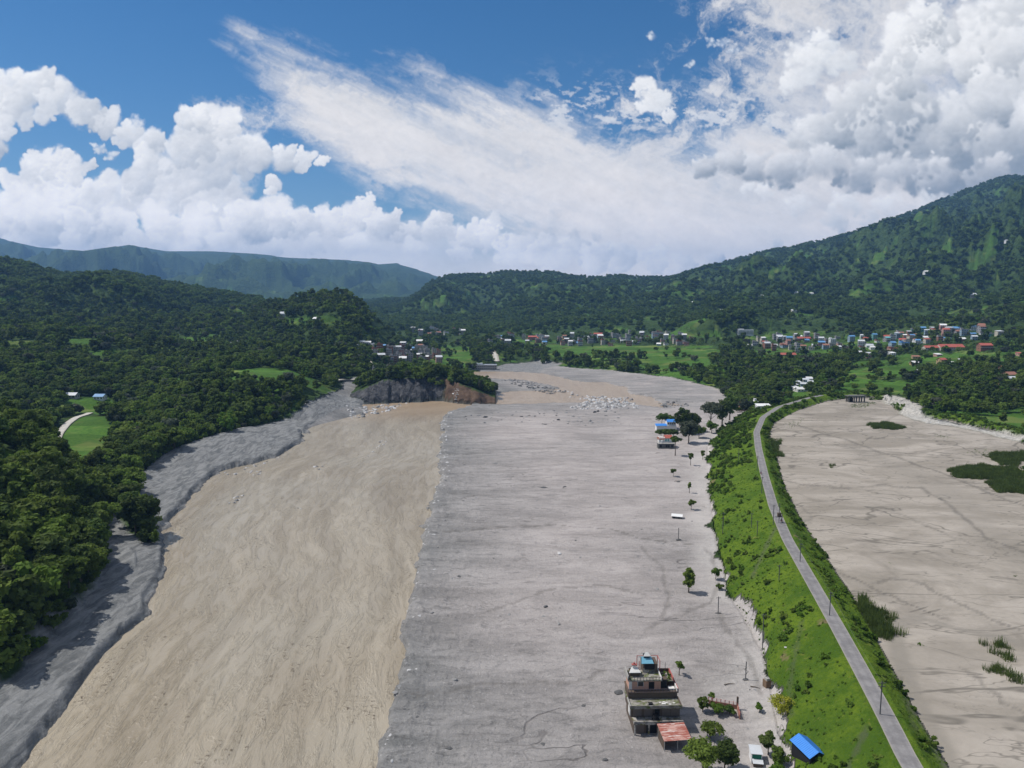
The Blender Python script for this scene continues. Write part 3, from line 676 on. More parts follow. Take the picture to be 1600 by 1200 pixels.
bank = np.where((XX < xl) & (YY < 690), 1.0, 0)
bank = np.maximum(bank, CUT * .7)
tone = np.clip((XX - xr) / 75, 0, 1) ** .8
tone = np.clip(tone + samp(T0, XX / 300, YY / 300) * .10 + -.65 * sstep(560, 680, YY) * sstep(330, 120, XX + samp(T1, XX / 300, YY / 300) * 40), 0, 1)
rim = sstep(16, 0, xt - XX + wob * 3) * (XX < xt + 2) * (YY < 640) + sstep(40, 0, SDM) * (YY > 640) * (YY < 1150) * (XX > 0) * .25
# reed patches and weeds over the reservoir are built as plants
grassv = np.clip(EMB + dike_m * (1 - GRAV) - 0, 0, 1) * (1 - mudv)
CHAN = np.zeros(XX.shape); WET = np.zeros(XX.shape)
def channel(pts, z, w, v=1., M=None, soft=.8):
    m = (YY > 100) & (YY < 1150); d_ = np.full(XX.shape, 999.); d_[m] = seg_dist(XX[m] + wob[m] * .8, YY[m] + wob[m] * 1.5, zp0(pts, z), False)
    k_ = v * sstep(w + soft * (.5 + YY / 300), w * .4, d_ + samp(T2, XX / 90, YY / 90) * .25)
    np.maximum(CHAN if M is None else M, k_, out=CHAN if M is None else M)
zp0 = lambda P, z: [at_z(q[0], q[1], z) for q in P]
for pts, w_, v_ in [([(1235, 662), (1330, 690), (1400, 715), (1478, 742), (1530, 765), (1600, 790), (1700, 830)], .5, .8), ([(1215, 748), (1260, 760), (1320, 764), (1380, 757), (1440, 762), (1470, 780), (1540, 838), (1620, 872)], .4, .7), ([(1218, 765), (1240, 785), (1268, 803), (1268, 811), (1228, 816)], .3, .5),
        ([(1303, 895), (1350, 910), (1420, 940), (1475, 958)], .22, .7), ([(1366, 910), (1400, 906), (1440, 915), (1530, 950), (1620, 990)], .25, .65), ([(1420, 640), (1380, 660), (1300, 672)], .3, .4), ([(1480, 705), (1540, 700), (1620, 706)], .4, .5), ([(1350, 712), (1440, 708), (1470, 702)], .3, .4), ([(1500, 1050), (1560, 1085), (1640, 1130)], .3, .5), ([(1440, 1190), (1420, 1120), (1405, 1060)], .3, .5), ([(1370, 790), (1400, 800), (1450, 822), (1520, 850)], .3, .45)]:
    channel(pts, 8, w_, v_)
channel([(1640, 1025), (1560, 990), (1490, 975), (1440, 962), (1405, 972), (1398, 995), (1405, 1025), (1425, 1080), (1450, 1130), (1500, 1220)], 8, 2.0, .9, WET, 1.5)
channel([(1330, 700), (1420, 735), (1480, 770), (1560, 850), (1640, 900)], 8, 5, .45, WET, 5)
for pts, w_, v_ in [([(690, 832), (780, 826), (870, 820), (950, 827), (1010, 838), (1085, 850)], .3, .75), ([(755, 962), (850, 928), (950, 920), (1010, 930)], .2, .6), ([(650, 1090), (760, 1068), (900, 1056), (985, 1050)], .2, .6), ([(1100, 855), (1125, 905), (1112, 940), (1060, 960), (1010, 985)], .2, .5), ([(1000, 850), (1035, 885), (1045, 930), (1035, 965)], .2, .5), ([(1130, 955), (1145, 985), (1165, 1015), (1175, 1045), (1190, 1080)], .5, .5), ([(1050, 1047), (1100, 1040), (1120, 1050), (1160, 1052)], .2, .5), ([(690, 712), (800, 705), (900, 712)], .4, .35), ([(700, 770), (820, 778), (960, 770)], .3, .35)]:
    channel(pts, .4, w_, v_)
channel([(1212, 846), (1192, 872), (1172, 905)], 6, .35, .6)
channel([(1352, 1150), (1330, 1180), (1316, 1215)], 9, .3, .6)
channel([(1250, 1000), (1235, 1060), (1240, 1100)], 5, .2, .4)
for pts in [[(890, 598), (930, 600), (975, 607)], [(980, 620), (1010, 622)]]: channel(pts, 0, 1.5, .9)
print('ground zones', flush=True)
VALL = np.stack([XX.ravel(), YY.ravel(), H.ravel()], 1)
ATT = dict(field=FIELD, mud=mudv, bank=bank, tone=tone, rim=rim, silt=RESM * (1 - GRAV), rock=CLIFF * (1 - BROWN) , brown=BROWN, gravel=GRAV, grass=grassv, chan=CHAN, wet=WET)
def piece(name, mask):                      # a piece of the ground sheet: all quads whose corner lies in mask
    m = mask[:-1, :-1]
    jj, ii = np.nonzero(m)
    q = np.stack([jj * NA + ii, jj * NA + ii + 1, (jj + 1) * NA + ii + 1, (jj + 1) * NA + ii], 1)
    u, inv = np.unique(q.ravel(), return_inverse=True)
    me = np_mesh(name, VALL[u], inv.reshape(-1, 4), True, {k: v.ravel()[u] for k, v in ATT.items()}, mats=[M_GROUND])
    return tag(link(name, me), kind='structure')
done_ = np.zeros(XX.shape, bool)
def take(name, mask):
    global done_
    m = mask & ~done_; done_ |= m
    if m[:-1, :-1].any(): piece(name, m)
take('embankment', (EMB > .5))
take('reservoir_bed', (RESM > .5))
take('flood_plain', (mudv > .5) | (RIVER > .3))
take('mountains', YY > 1650)
take('hills', (XX < -30))
take('ground', np.ones(XX.shape, bool))
# wide ground below everything, out to the horizon
gm = NT('far_ground', .95); 
me = np_mesh('valley_floor', [(-15500, -3000, -6), (15500, -3000, -6), (15500, 15000, -6), (-15500, 15000, -6)], [[0, 1, 2, 3]], False, mats=[gm.done(gm.mix(gm.noise(gm.pos(), .01, 4), (.02, .045, .012), (.05, .09, .02)))])
tag(link('valley_floor', me), kind='structure')

# ---------------- river ----------------
def mat_river():
    n = NT('river', .28, .5); uv = n.attr('flow', True)
    a1 = n.noise(n.scale(uv, (.06, .010, 1)), 1, 6, .62, .6)
    a2 = n.noise(n.scale(uv, (.26, .07, 1), .12), 1, 6, .72, .6)
    a3 = n.noise(n.scale(uv, (.7, .9, 1), .3), 1, 6, .7, .5)
    big = n.noise(n.scale(uv, (.012, .006, 1)), 1, 4, .6, .8)
    col = n.mix(n.step(a1, .32, .68), (.262, .215, .148), (.380, .325, .240))
    col = n.mix(n.math('MULTIPLY', n.step(big, .42, .62), .5), col, (.335, .300, .235))
    sz = n.t.nodes.new('ShaderNodeSeparateXYZ'); n.link(uv, sz.inputs[0])
    col = n.mix(n.math('MULTIPLY', sz.outputs[2], .75), col, n.mix(a1, (.30, .205, .125), (.42, .315, .21)))
    rough = n.math('MULTIPLY', n.step(big, .42, .6), n.step(a2, .50, .62))
    col = n.mix(n.math('MULTIPLY', n.math('MULTIPLY', n.step(a3, .52, .64), n.step(a2, .48, .60)), n.math('ADD', .35, n.step(n.noise(n.scale(uv, (.035, .015, 1), .2, (2, 2, 0)), 1, 4, .6, .8), .45, .6))), col, (.115, .085, .05))
    col = n.mix(n.math('MULTIPLY', n.step(n.noise(n.scale(uv, (.5, .2, 1), .3, (5, 5, 0)), 1, 6, .75, 1), .62, .75), .45), col, (.50, .455, .38))
    h = n.math('ADD', n.math('MULTIPLY', a2, .5), n.math('MULTIPLY', n.math('MULTIPLY', a3, .6), n.math('ADD', .4, n.step(a2, .45, .6))))
    return n.done(col, n.bump(h, .65, 1.0))
Yr = np.geomspace(85, 1160, 300); Sr = np.linspace(0, 1, 60)
lx = rows(RIV_L, Yr) - 14; rx = rows(RIV_R, Yr) + 14
up_ = sstep(600, 690, Yr)
lx = lx * (1 - up_) + (-190) * up_; rx = rx * (1 - up_) + 330 * up_
Vx = lx[:, None] + (rx - lx)[:, None] * Sr[None]; Vy = np.repeat(Yr[:, None], 60, 1)
mid = (rows(RIV_L, Yr) + rows(RIV_R, Yr)) / 2
V = np.stack([Vx.ravel(), Vy.ravel(), np.full(Vx.size, -.8)], 1)
fl = np.stack([(Vx - mid[:, None] * (1 - up_)[:, None]).ravel(), Vy.ravel(), np.repeat(sstep(540, 660, Yr), 60)], 1)
# upstream the current runs across the view
j, i = np.meshgrid(np.arange(299), np.arange(59), indexing='ij'); j = j.ravel(); i = i.ravel()
Q = np.stack([j * 60 + i, j * 60 + i + 1, (j + 1) * 60 + i + 1, (j + 1) * 60 + i], 1)
tag(link('river', np_mesh('river', V, Q, True, {'flow': fl}, mats=[mat_river()])), kind='structure')

# ---------------- roads ----------------
def mat_road(name, c1, c2):
    n = NT(name, .9, .15); p = n.pos()
    f = n.noise(p, .35, 5, .65); g = n.noise(p, 3, 4, .7)
    col = n.mix(n.step(f, .35, .65), c1, c2)
    uv = n.attr('flow', True); sx = n.t.nodes.new('ShaderNodeSeparateXYZ'); n.link(uv, sx.inputs[0])
    tr = n.math('ABSOLUTE', n.math('SUBTRACT', n.math('ABSOLUTE', sx.outputs[0]), .9))
    col = n.mix(n.math('MULTIPLY', n.math('SUBTRACT', 1, n.step(tr, .1, .55)), .3), col, n.mul(c1, .8))
    j = n.math('ABSOLUTE', n.math('SUBTRACT', n.math('FRACT', n.math('MULTIPLY', sx.outputs[1], .2)), .5))
    col = n.mix(n.math('MULTIPLY', n.math('SUBTRACT', 1, n.step(j, 0, .018)), .35), col, (.09, .085, .085))
    col = n.mix(n.math('MULTIPLY', n.step(n.math('ABSOLUTE', sx.outputs[0]), 1.6, 2.0), .8), col, n.mix(f, (.40, .37, .33), (.22, .20, .15)))
    return n.done(n.mul(col, n.math('ADD', .85, n.math('MULTIPLY', g, .3))), n.bump(g, .3, .1))
def ribbon(name, pts, w, mat, z=None, lift=.12, nsub=14, thick=.4):
    """pts world xy polyline; smooth, drape, give it edges"""
    P = np.array(pts, float)
    for _ in range(3):
        q = P[:-1] * .75 + P[1:] * .25; r = P[:-1] * .25 + P[1:] * .75
        P = np.vstack([P[:1], np.stack([q, r], 1).reshape(-1, 2), P[-1:]])
    s = np.concatenate([[0], np.cumsum(np.linalg.norm(np.diff(P, axis=0), axis=1))])
    n = max(8, int(s[-1] / 4)); S = np.linspace(0, s[-1], n)
    P = np.stack([np.interp(S, s, P[:, 0]), np.interp(S, s, P[:, 1])], 1)
    T = np.gradient(P, axis=0); T /= np.linalg.norm(T, axis=1)[:, None]; Nn = np.stack([T[:, 1], -T[:, 0]], 1)
    off = np.array([-w / 2, -w / 2, -w / 6, w / 6, w / 2, w / 2]); m = 6
    W = P[:, None] + Nn[:, None] * off[None, :, None]
    zz = (hgt(W[..., 0], W[..., 1]) if z is None else np.full(W.shape[:2], z))
    if z is None: zz = np.repeat(zz.max(1)[:, None], m, 1)
    zz = zz + lift; zz[:, 0] -= thick; zz[:, -1] -= thick
    V = np.concatenate([W, zz[..., None]], -1).reshape(-1, 3)
    fl = np.stack([np.repeat(off[None], n, 0), np.repeat(S[:, None], m, 1), np.zeros((n, m))], -1).reshape(-1, 3)
    j, i = np.meshgrid(np.arange(n - 1), np.arange(m - 1), indexing='ij'); j = j.ravel(); i = i.ravel()
    Q = np.stack([j * m + i, j * m + i + 1, (j + 1) * m + i + 1, (j + 1) * m + i], 1)
    return tag(link(name, np_mesh(name, V, Q, False, {'flow': fl}, mats=[mat])), kind='structure')
MR = mat_road('concrete_road', (.175, .168, .168), (.245, .235, .232))
MT = mat_road('dirt_road', (.42, .40, .36), (.55, .52, .47))
Yq = np.linspace(84, 640, 70); rd = np.stack([rows(ROAD, Yq), Yq], 1)
ribbon('road', rd, 4.0, MR, 12.0, .0, thick=.35)
def hits(pts): return [hit(*p)[:2] for p in pts]
def zp(pts, z): return [at_z(p[0], p[1], z) for p in pts]
ribbon('road', zp([(140, 640), (118, 652), (96, 668), (86, 682), (92, 698), (108, 712), (122, 735), (150, 775)], 10.5), 5, MT, None, .7, thick=1.2)
ribbon('road', zp([(568, 578), (580, 586), (598, 594), (570, 600), (535, 606), (500, 612)], 6), 7, MT, None, .6, thick=1.2)
ribbon('road', zp([(765, 540), (770, 546), (776, 556)], 12), 9, MT, None, .8, thick=1.2)

# ---------------- haze ----------------
hm = bpy.data.materials.new('haze'); hm.use_nodes = True
nt = hm.node_tree; nt.nodes.clear()
pv = nt.nodes.new('ShaderNodeVolumePrincipled'); ou = nt.nodes.new('ShaderNodeOutputMaterial')
pv.inputs['Density'].default_value = HAZE_D; pv.inputs['Color'].default_value = (.27, .54, 1.0, 1); pv.inputs['Anisotropy'].default_value = .1
nt.links.new(pv.outputs[0], ou.inputs['Volume'])
hz = MBox = None
x0, x1, y0, y1, z0, z1 = -16000, 16000, -3500, 15200, -8, 1060
V = [(x, y, z) for z in (z0, z1) for y in (y0, y1) for x in (x0, x1)]
Q = [[0, 2, 3, 1], [4, 5, 7, 6], [0, 1, 5, 4], [2, 6, 7, 3], [0, 4, 6, 2], [1, 3, 7, 5]]
tag(link('haze', np_mesh('haze', V, Q, False, mats=[hm])), kind='stuff')

# ---------------- vegetation ----------------
rg = np.random.default_rng(77)
def mat_leaf(name, dark, light, hue, rough=.75):
    n = NT(name, rough, .12); p = n.obj(); r = n.rnd()
    f = n.noise(n.t.nodes.new('ShaderNodeNewGeometry').outputs['Position'], .9, 4, .7)
    col = n.mix(n.step(f, .36, .66), dark, light)
    col = n.mix(n.math('MULTIPLY', n.math('FRACT', n.math('MULTIPLY', r, 7.31)), .55), col, hue)
    col = n.mul(col, n.math('ADD', .68, n.math('MULTIPLY', r, .64)))
    m = n.done(col); t = n.t; tr = t.nodes.new('ShaderNodeBsdfTranslucent'); mx = t.nodes.new('ShaderNodeMixShader'); mx.inputs[0].default_value = .38
    n.link(n.mul(col, 1.25), tr.inputs['Color']); n.link(n.b.outputs[0], mx.inputs[1]); n.link(tr.outputs[0], mx.inputs[2])
    n.link(mx.outputs[0], [q for q in t.nodes if q.type == 'OUTPUT_MATERIAL'][0].inputs['Surface'])
    return m
ML = mat_leaf('foliage', (.064, .110, .018), (.128, .196, .030), (.142, .178, .036))
MLD = mat_leaf('dark_foliage', (.040, .074, .016), (.076, .122, .024), (.088, .108, .030))
MLB = mat_leaf('bright_foliage', (.050, .105, .012), (.105, .185, .020), (.115, .165, .030))
MLG = mat_leaf('grey_foliage', (.045, .066, .038), (.085, .105, .062), (.10, .10, .07))
MLR = mat_leaf('reeds', (.060, .095, .020), (.120, .160, .040), (.09, .12, .03))
MLW = mat_leaf('hillside_foliage', (.052, .094, .018), (.090, .146, .026), (.098, .134, .028))
MBK = plain('bark', (.12, .095, .07), .95, .3, 3)
def leaves(cent, rad, nper, leaf, rng, up=.35, flat=.75):
    """leaf-sized faces on lumps. cent (n,3), rad (n,)"""
    n = len(cent); d = rng.standard_normal((n, nper, 3)); d[..., 2] = np.abs(d[..., 2]) * (1 - .0) * np.where(rng.random((n, nper)) < .78, 1, -1)
    d /= np.linalg.norm(d, axis=2)[..., None]
    rr = rad[:, None, None] * (rng.random((n, nper, 1)) ** .35)
    P = cent[:, None] + d * rr * np.array([1, 1, flat])
    N = d + rng.standard_normal(d.shape) * .55 + np.array([0, 0, up]); N /= np.linalg.norm(N, axis=2)[..., None]
    P = P.reshape(-1, 3); N = N.reshape(-1, 3); m = len(P)
    t = rng.standard_normal((m, 3)); t -= (t * N).sum(1)[:, None] * N; t /= np.linalg.norm(t, axis=1)[:, None]
    b = np.cross(N, t); s = leaf * rng.uniform(.55, 1.35, (m, 1))
    V = np.stack([P - t * s - b * s * .6, P + t * s * 1.0 - b * s * .5, P + t * s * .8 + b * s * .7, P - t * s * .7 + b * s * .6], 1).reshape(-1, 3)
    return V, np.arange(m * 4).reshape(m, 4)
def crown(rng, R, Hc, z0, nl, nper, leaf, shape='round'):
    """crown of lumps: R radius, Hc height, bottom at z0"""
    u = rng.standard_normal((nl, 3)); u /= np.linalg.norm(u, axis=1)[:, None]
    q = rng.random(nl) ** .4 * .78
    c = u * q[:, None]
    if shape == 'umbrella': c[:, 2] = c[:, 2] * .75 + .2
    if shape == 'column': c[:, :2] *= .55
    lobe = 1 + .22 * np.sin(np.arctan2(c[:, 1], c[:, 0]) * 3 + rng.uniform(0, 6))
    C = np.stack([c[:, 0] * R * lobe, c[:, 1] * R * lobe, z0 + (c[:, 2] * .5 + .5) * Hc], 1)
    rad = rng.uniform(.22, .42, nl) * R * (1 if shape != 'column' else .8)
    return leaves(C, rad, nper, leaf, rng)
def tube(pts, rad, k=6):
    V = []; Fc = []
    pts = np.array(pts, float)
    for i, (p, r) in enumerate(zip(pts, rad)):
        t = pts[min(i + 1, len(pts) - 1)] - pts[max(i - 1, 0)]; t /= np.linalg.norm(t)
        a = np.cross(t, [0.3, 1, .1]); a /= np.linalg.norm(a); b = np.cross(t, a)
        for q in range(k):
            an = 2 * math.pi * q / k; V.append(p + r * (a * math.cos(an) + b * math.sin(an)))
    for i in range(len(pts) - 1):
        for q in range(k): Fc.append([i * k + q, i * k + (q + 1) % k, (i + 1) * k + (q + 1) % k, (i + 1) * k + q])
    return np.array(V), np.array(Fc)
def trunk(rng, h, r, R, limbs=4, lean=.0):
    tp = [(0, 0, -.6), (lean * .3 * h, 0, h * .4), (lean * h * .7, .1 * r, h)]
    V, Fq = tube(tp, [r * 1.3, r * .85, r * .45], 7)
    for i in range(limbs):
        a = rng.uniform(0, 6.28); q = rng.uniform(.45, .9); e = R * rng.uniform(.4, .75)
        s = np.array([lean * h * q, 0, h * q * .9]); m = s + np.array([math.cos(a) * e * .5, math.sin(a) * e * .5, e * .5]); t = s + np.array([math.cos(a) * e, math.sin(a) * e, e * .95])
        v, f = tube([s, m, t], [r * .45, r * .3, r * .12], 5); Fq = np.vstack([Fq, f + len(V)]); V = np.vstack([V, v])
    return V, Fq
def tree_mesh_pair(name, rng, h, R, nl, nper, leaf, mat, shape='round', trunk_h=None, Hc=None, lean=0.):
    th = trunk_h if trunk_h is not None else h * .25
    Hc = Hc or (h - th)
    V, Fq = crown(rng, R, Hc * .86, th + Hc * .07, nl, nper, leaf, shape)
    V[:, 0] += lean * (th + Hc * .3)
    cm = np_mesh(name + '_crown', V, Fq, False, mats=[mat])
    V, Fq = trunk(rng, th + Hc * .5, max(.12, h * .022), R, lean=lean)
    tm = np_mesh(name + '_trunk', V, Fq, True, mats=[MBK])
    return cm, tm
def tree_thing(name, pair, loc, rz, sc, label, cat='tree', group=None):
    o = empty(name, loc, rz, label, cat, group); o.scale = sc if isinstance(sc, tuple) else (sc,) * 3
    link('crown', pair[0], o); link('trunk', pair[1], o)
    return o
NEARP = [tree_mesh_pair('tree', rg, rg.uniform(9.5, 12), rg.uniform(3.8, 4.9), 30, 62, .40, ML if i % 3 else MLD, trunk_h=2.2) for i in range(7)]
# geometry-node scatter for masses nobody could count
def scatter(name, P, S, meshes, mats_note=None, zrot=True):
    """P (n,3) positions, S (n,3) scales; meshes: list of mesh data"""
    cl = bpy.data.collections.new(name + '_kinds')
    for k, m in enumerate(meshes):
        o = bpy.data.objects.new(name + '_kind', m); cl.objects.link(o)
    me = bpy.data.meshes.new(name); me.vertices.add(len(P)); me.vertices.foreach_set('co', np.asarray(P, np.float32).ravel())
    a = me.attributes.new('scl', 'FLOAT_VECTOR', 'POINT'); a.data.foreach_set('vector', np.asarray(S, np.float32).ravel())
    a = me.attributes.new('rot', 'FLOAT_VECTOR', 'POINT')
    r = np.zeros((len(P), 3), np.float32); r[:, 2] = rg.uniform(0, 6.283, len(P)) if zrot else 0; a.data.foreach_set('vector', r.ravel())
    me.update(); ob = link(name, me)
    g = bpy.data.node_groups.new(name, 'GeometryNodeTree')
    g.interface.new_socket('Geometry', in_out='INPUT', socket_type='NodeSocketGeometry'); g.interface.new_socket('Geometry', in_out='OUTPUT', socket_type='NodeSocketGeometry')
    N = g.nodes.new; L = g.links.new
    gi = N('NodeGroupInput'); go = N('NodeGroupOutput'); iop = N('GeometryNodeInstanceOnPoints'); ci = N('GeometryNodeCollectionInfo')
    ci.inputs['Collection'].default_value = cl; ci.inputs['Separate Children'].default_value = True; ci.inputs['Reset Children'].default_value = True
    m2p = N('GeometryNodeMeshToPoints')
    L(gi.outputs[0], m2p.inputs[0]); L(m2p.outputs[0], iop.inputs['Points']); L(ci.outputs[0], iop.inputs['Instance'])
    iop.inputs['Pick Instance'].default_value = True
    def na(n_, t='FLOAT_VECTOR'):
        q = N('GeometryNodeInputNamedAttribute'); q.data_type = t; q.inputs['Name'].default_value = n_; return q.outputs['Attribute']
    L(na('scl'), iop.inputs['Scale'])
    e = N('FunctionNodeEulerToRotation'); L(na('rot'), e.inputs[0]); L(e.outputs[0], iop.inputs['Rotation'])
    L(iop.outputs[0], go.inputs[0])
    mo = ob.modifiers.new('scatter', 'NODES'); mo.node_group = g
    return tag(ob, kind='stuff')
def cheap(rng, n, nl, nper, leaf, mat, R=4.5, h=9, shape='round', th=.8):
    out = []
    for i in range(n):
        V, Fq = crown(rng, R * rng.uniform(.85, 1.1), (h - th) * rng.uniform(.85, 1.1), th, nl, nper, leaf, shape)
        out.append(np_mesh('forest_tree', V, Fq, False, mats=[mat]))
    return out
# where woods stand: density per ground cell
cellA = np.gradient(A_)[None] * YY * np.gradient(Y_)[:, None]
clump = samp(T1, XX / 500, YY / 420) * .8 + samp(T2, XX / 260, YY / 240) * .6
WOOD = np.ones(XX.shape)
WOOD *= (1 - np.clip(FIELD * 1.1, 0, .93)) * (1 - np.clip(LIME * 1.2, 0, 1)) * (mudv < .3) * (RIVER < .05) * (1 - EMB) * (1 - RESM) * (GRAV < .1) * (CLIFF < .5) * (1 - dike_m)
WOOD = np.where((SDM > -4) & (YY > 560), 0, WOOD)
rightv = (XX > xt + 4) & (YY < 2200)
flat_r = (XX > -40) & (YY > 650) & (YY < 2000) & ~ridge_mask
flat_r |= (XX > 100) & (YY <= 2000) & ~ridge_mask
WOOD = np.where(flat_r & (YY > 450), WOOD * sstep(-.15, .6, clump + .35), WOOD)
# fringe of trees along the far edge of the mud, and dense grove behind the embankment head
fringe = (SDM < -3) & (SDM > -45) & (XX > 20) & (YY > 600) & (YY < 1250)
WOOD = np.where(fringe, np.maximum(WOOD, sstep(-.5, .3, clump)), WOOD)
for pts, z, v in [([(1120, 560), (1200, 560), (1240, 600), (1225, 622), (1150, 640), (1125, 610)], 8, .9), ([(1270, 545), (1330, 548), (1330, 580), (1275, 585)], 18, 1), ([(1460, 590), (1600, 580), (1640, 640), (1470, 640), (1400, 615)], 14, .55), ([(1240, 625), (1255, 604), (1330, 600), (1330, 612)], 8, .6)]:
    WOOD = np.maximum(WOOD, v * sstep(-4, 6, polymask(pts, z, 300, 1500)) * (1 - RESM) * (1 - EMB) * (mudv < .3))
# keep town streets and buildings free
TOWNS = [([(740, 523), (800, 520), (960, 518), (1040, 518), (1110, 532), (1150, 536), (1150, 545), (1040, 543), (900, 543), (760, 543)], 15, .22), ([(575, 548), (640, 540), (690, 552), (690, 570), (590, 572)], 6, .16), ([(600, 513), (690, 512), (735, 522), (730, 531), (640, 527), (600, 522)], 24, .12),
         ([(1165, 526), (1240, 516), (1330, 526), (1330, 550), (1240, 556), (1170, 548)], 24, .12), ([(1330, 530), (1420, 508), (1560, 508), (1580, 540), (1480, 548), (1350, 545)], 34, .28), ([(1235, 598), (1275, 590), (1280, 612), (1240, 618)], 8, .1)]
for pts, z, v in TOWNS: WOOD = WOOD * (1 - (1 - v) * sstep(-6, 6, polymask(pts, z, 500, 3000)))
WOOD = np.where(ISL, sstep(0, 1, clump + 1.2) * (ti > 1.25) * .9, WOOD)
WOOD = np.where((YY > 700) & (YY < 760) & ISL, 1, WOOD)
roadm = np.zeros(XX.shape, bool)
for pts in [[(140, 640), (118, 652), (96, 668), (86, 682), (92, 698), (108, 712), (122, 735)]]:
    m_ = (YY > 250) & (YY < 700); dd = np.full(XX.shape, 99.); dd[m_] = seg_dist(XX[m_], YY[m_], zp(pts, 10.5), False); roadm |= dd < 7
WOOD = np.where(roadm, 0, WOOD)
WOOD = np.where((XX > xl) & (XX < xs + 3) & (YY < 450), 0, WOOD)
vis = np.abs(AA) < .86
def plant(lo, hi, spacing, dens=None, mask=None, jit=1.0):
    D = WOOD if dens is None else dens
    e = D * cellA / spacing ** 2 * ((YY >= lo) & (YY < hi) & vis)
    if mask is not None: e = e * mask
    k = rg.poisson(np.clip(e, 0, 50)); jj, ii = np.nonzero(k); rep = k[jj, ii]; jj = np.repeat(jj, rep); ii = np.repeat(ii, rep)
    a = A_[ii] + (rg.random(len(ii)) - .5) * np.gradient(A_)[ii]; y = Y_[jj] + (rg.random(len(ii)) - .5) * np.gradient(Y_)[jj]
    y = np.clip(y, Y_[0], Y_[-1]); x = a * y
    return np.stack([x, y, hgt(x, y) - .3], 1)
def scl(n, a, b, hz=.15):
    s = rg.uniform(a, b, n); return np.stack([s, s, s * rg.uniform(1 - hz, 1 + hz, n)], 1)
C1 = cheap(rg, 5, 24, 30, .60, ML, th=1.2) + cheap(rg, 3, 24, 30, .60, MLD, h=10.5) + cheap(rg, 1, 22, 30, .6, MLB) + cheap(rg, 1, 26, 30, .55, MLG, R=5.2, h=8) + cheap(rg, 1, 20, 30, .5, ML, R=3.0, h=12)
C2 = cheap(rg, 4, 12, 16, 1.1, ML) + cheap(rg, 4, 12, 16, 1.1, MLD, h=11) + cheap(rg, 1, 12, 16, 1.1, MLB) + cheap(rg, 1, 12, 16, 1.1, MLG, R=5.4, h=8) + cheap(rg, 1, 9, 16, 1.0, ML, R=3, h=12)
C3 = cheap(rg, 6, 9, 14, 1.5, MLW, R=5.5, h=8)
# near woods: the nearest trees one by one, the rest as one mass
P = plant(80, 470, 6.0)
inv = (np.abs(P[:, 0] / P[:, 1]) < .80)
P = P[inv]
# first the ones that show largest
d = np.hypot(P[:, 0], P[:, 1]); vz = (P[:, 2] - CZ)
infr = (np.abs(P[:, 0] / P[:, 1]) < .70) & (600 - F * ((P[:, 1] * st_ + (P[:, 2] + 6 - CZ) * ct_) / (P[:, 1] * ct_ - (P[:, 2] + 6 - CZ) * st_)) < 1195) & (P[:, 0] < 0)
o_ = np.argsort(np.where(infr, d, 1e9))
def visible(p, top=7.):
    """can the camera see the upper part of a tree standing at p over the ground"""
    t = np.linspace(.15, .985, 60); x = p[0] * t; y = p[1] * t; z = CZ + (p[2] + top - CZ) * t
    return bool(np.all(hgt(x, y) < z + .5))
sel = [i for i in o_[:900] if infr[i] and visible(P[i])][:215]
own = np.zeros(len(P), bool); own[sel] = True
for k, i in enumerate(sel):
    pr = NEARP[k % 7]; s = rg.uniform(1.0, 1.6)
    dry = P[i, 1]
    hue_ = 'dark green' if (k % 7) % 3 == 0 else 'mid green'; big_ = 'tall' if s > 1.4 else ('small' if s < 1.18 else 'medium')
    e_ = float(look(SDM, P[i, 0], P[i, 1])); wh_ = 'at the grey mud edge' if e_ > -9 else ('on the lower part' if P[i, 2] < 16 else 'high on the slope')
    lab = f'{big_} {hue_} broadleaf tree {wh_} of the near left wood'
    tree_thing('forest_tree', pr, tuple(P[i]), rg.uniform(0, 6.28), (s, s, s * rg.uniform(.9, 1.15)), lab, 'tree', f'{big_} {hue_} trees {wh_} in the near left wood')
scatter('woodland', P[~own], scl((~own).sum(), .8, 1.6), C1)
P = plant(470, 800, 6.2); scatter('riverside_woods', P, scl(len(P), .6, 1.4), C1)
P = plant(800, 1400, 8.0); scatter('valley_woods', P, scl(len(P), .6, 1.4), C2)
P = plant(1400, 2300, 12.5); scatter('hill_woods', P, scl(len(P), 1.0, 1.8), C3)
P = plant(2300, 4500, 15.5, mask=np.clip(.75 + samp(T1, XX / 900, YY / 900) * .5, .15, 1.3)); scatter('mountain_woods', P, scl(len(P), .9, 1.7), C3)
print('woods', flush=True)
uf = (XX < -40) & (SDM < 1.0) & (SDM > -26) & (YY < 600) & (RIVER < .05)
P = plant(100, 600, 3.2, uf * np.exp(SDM / 14)); scatter('wood_edge_thicket', P, scl(len(P), .28, .62, .3), C1)
# bushes and tall weeds on the embankment, bright green
def bush(rng, n, mat, R=1.2, h=1.6, leaf=.22, nl=9, nper=26):
    return [np_mesh('bush', *crown(rng, R * rng.uniform(.8, 1.2), h * rng.uniform(.8, 1.2), -.1, nl, nper, leaf), False, mats=[mat]) for _ in range(n)]
BU = bush(rg, 4, MLB) + bush(rg, 2, ML)
tb = samp(T2, XX / 140, YY / 140) + samp(T1, XX / 200, YY / 200) * .6
lowslope = np.clip((XX - xt) / np.maximum(xo - xt, 1), -.2, 1.3)
farb = sstep(300, 460, YY)
dens = EMB * (mudv < .5) * np.where(XX < xo, sstep(.3, 1.4, tb + (1 - lowslope) * 1.3 * (lowslope > 0) - .95 + farb * 1.2), sstep(-.6, .8, tb) * sstep(3.2, 4.5, XX - xo))
dens = dens * (np.abs(XX - xo) > 3.9)
P = plant(100, 660, 2.1, dens); sz = scl(len(P), .45, 1.25, .3); sz *= (1 + sstep(300, 500, P[:, 1]) * .6)[:, None]
scatter('embankment_bushes', P, sz, BU)
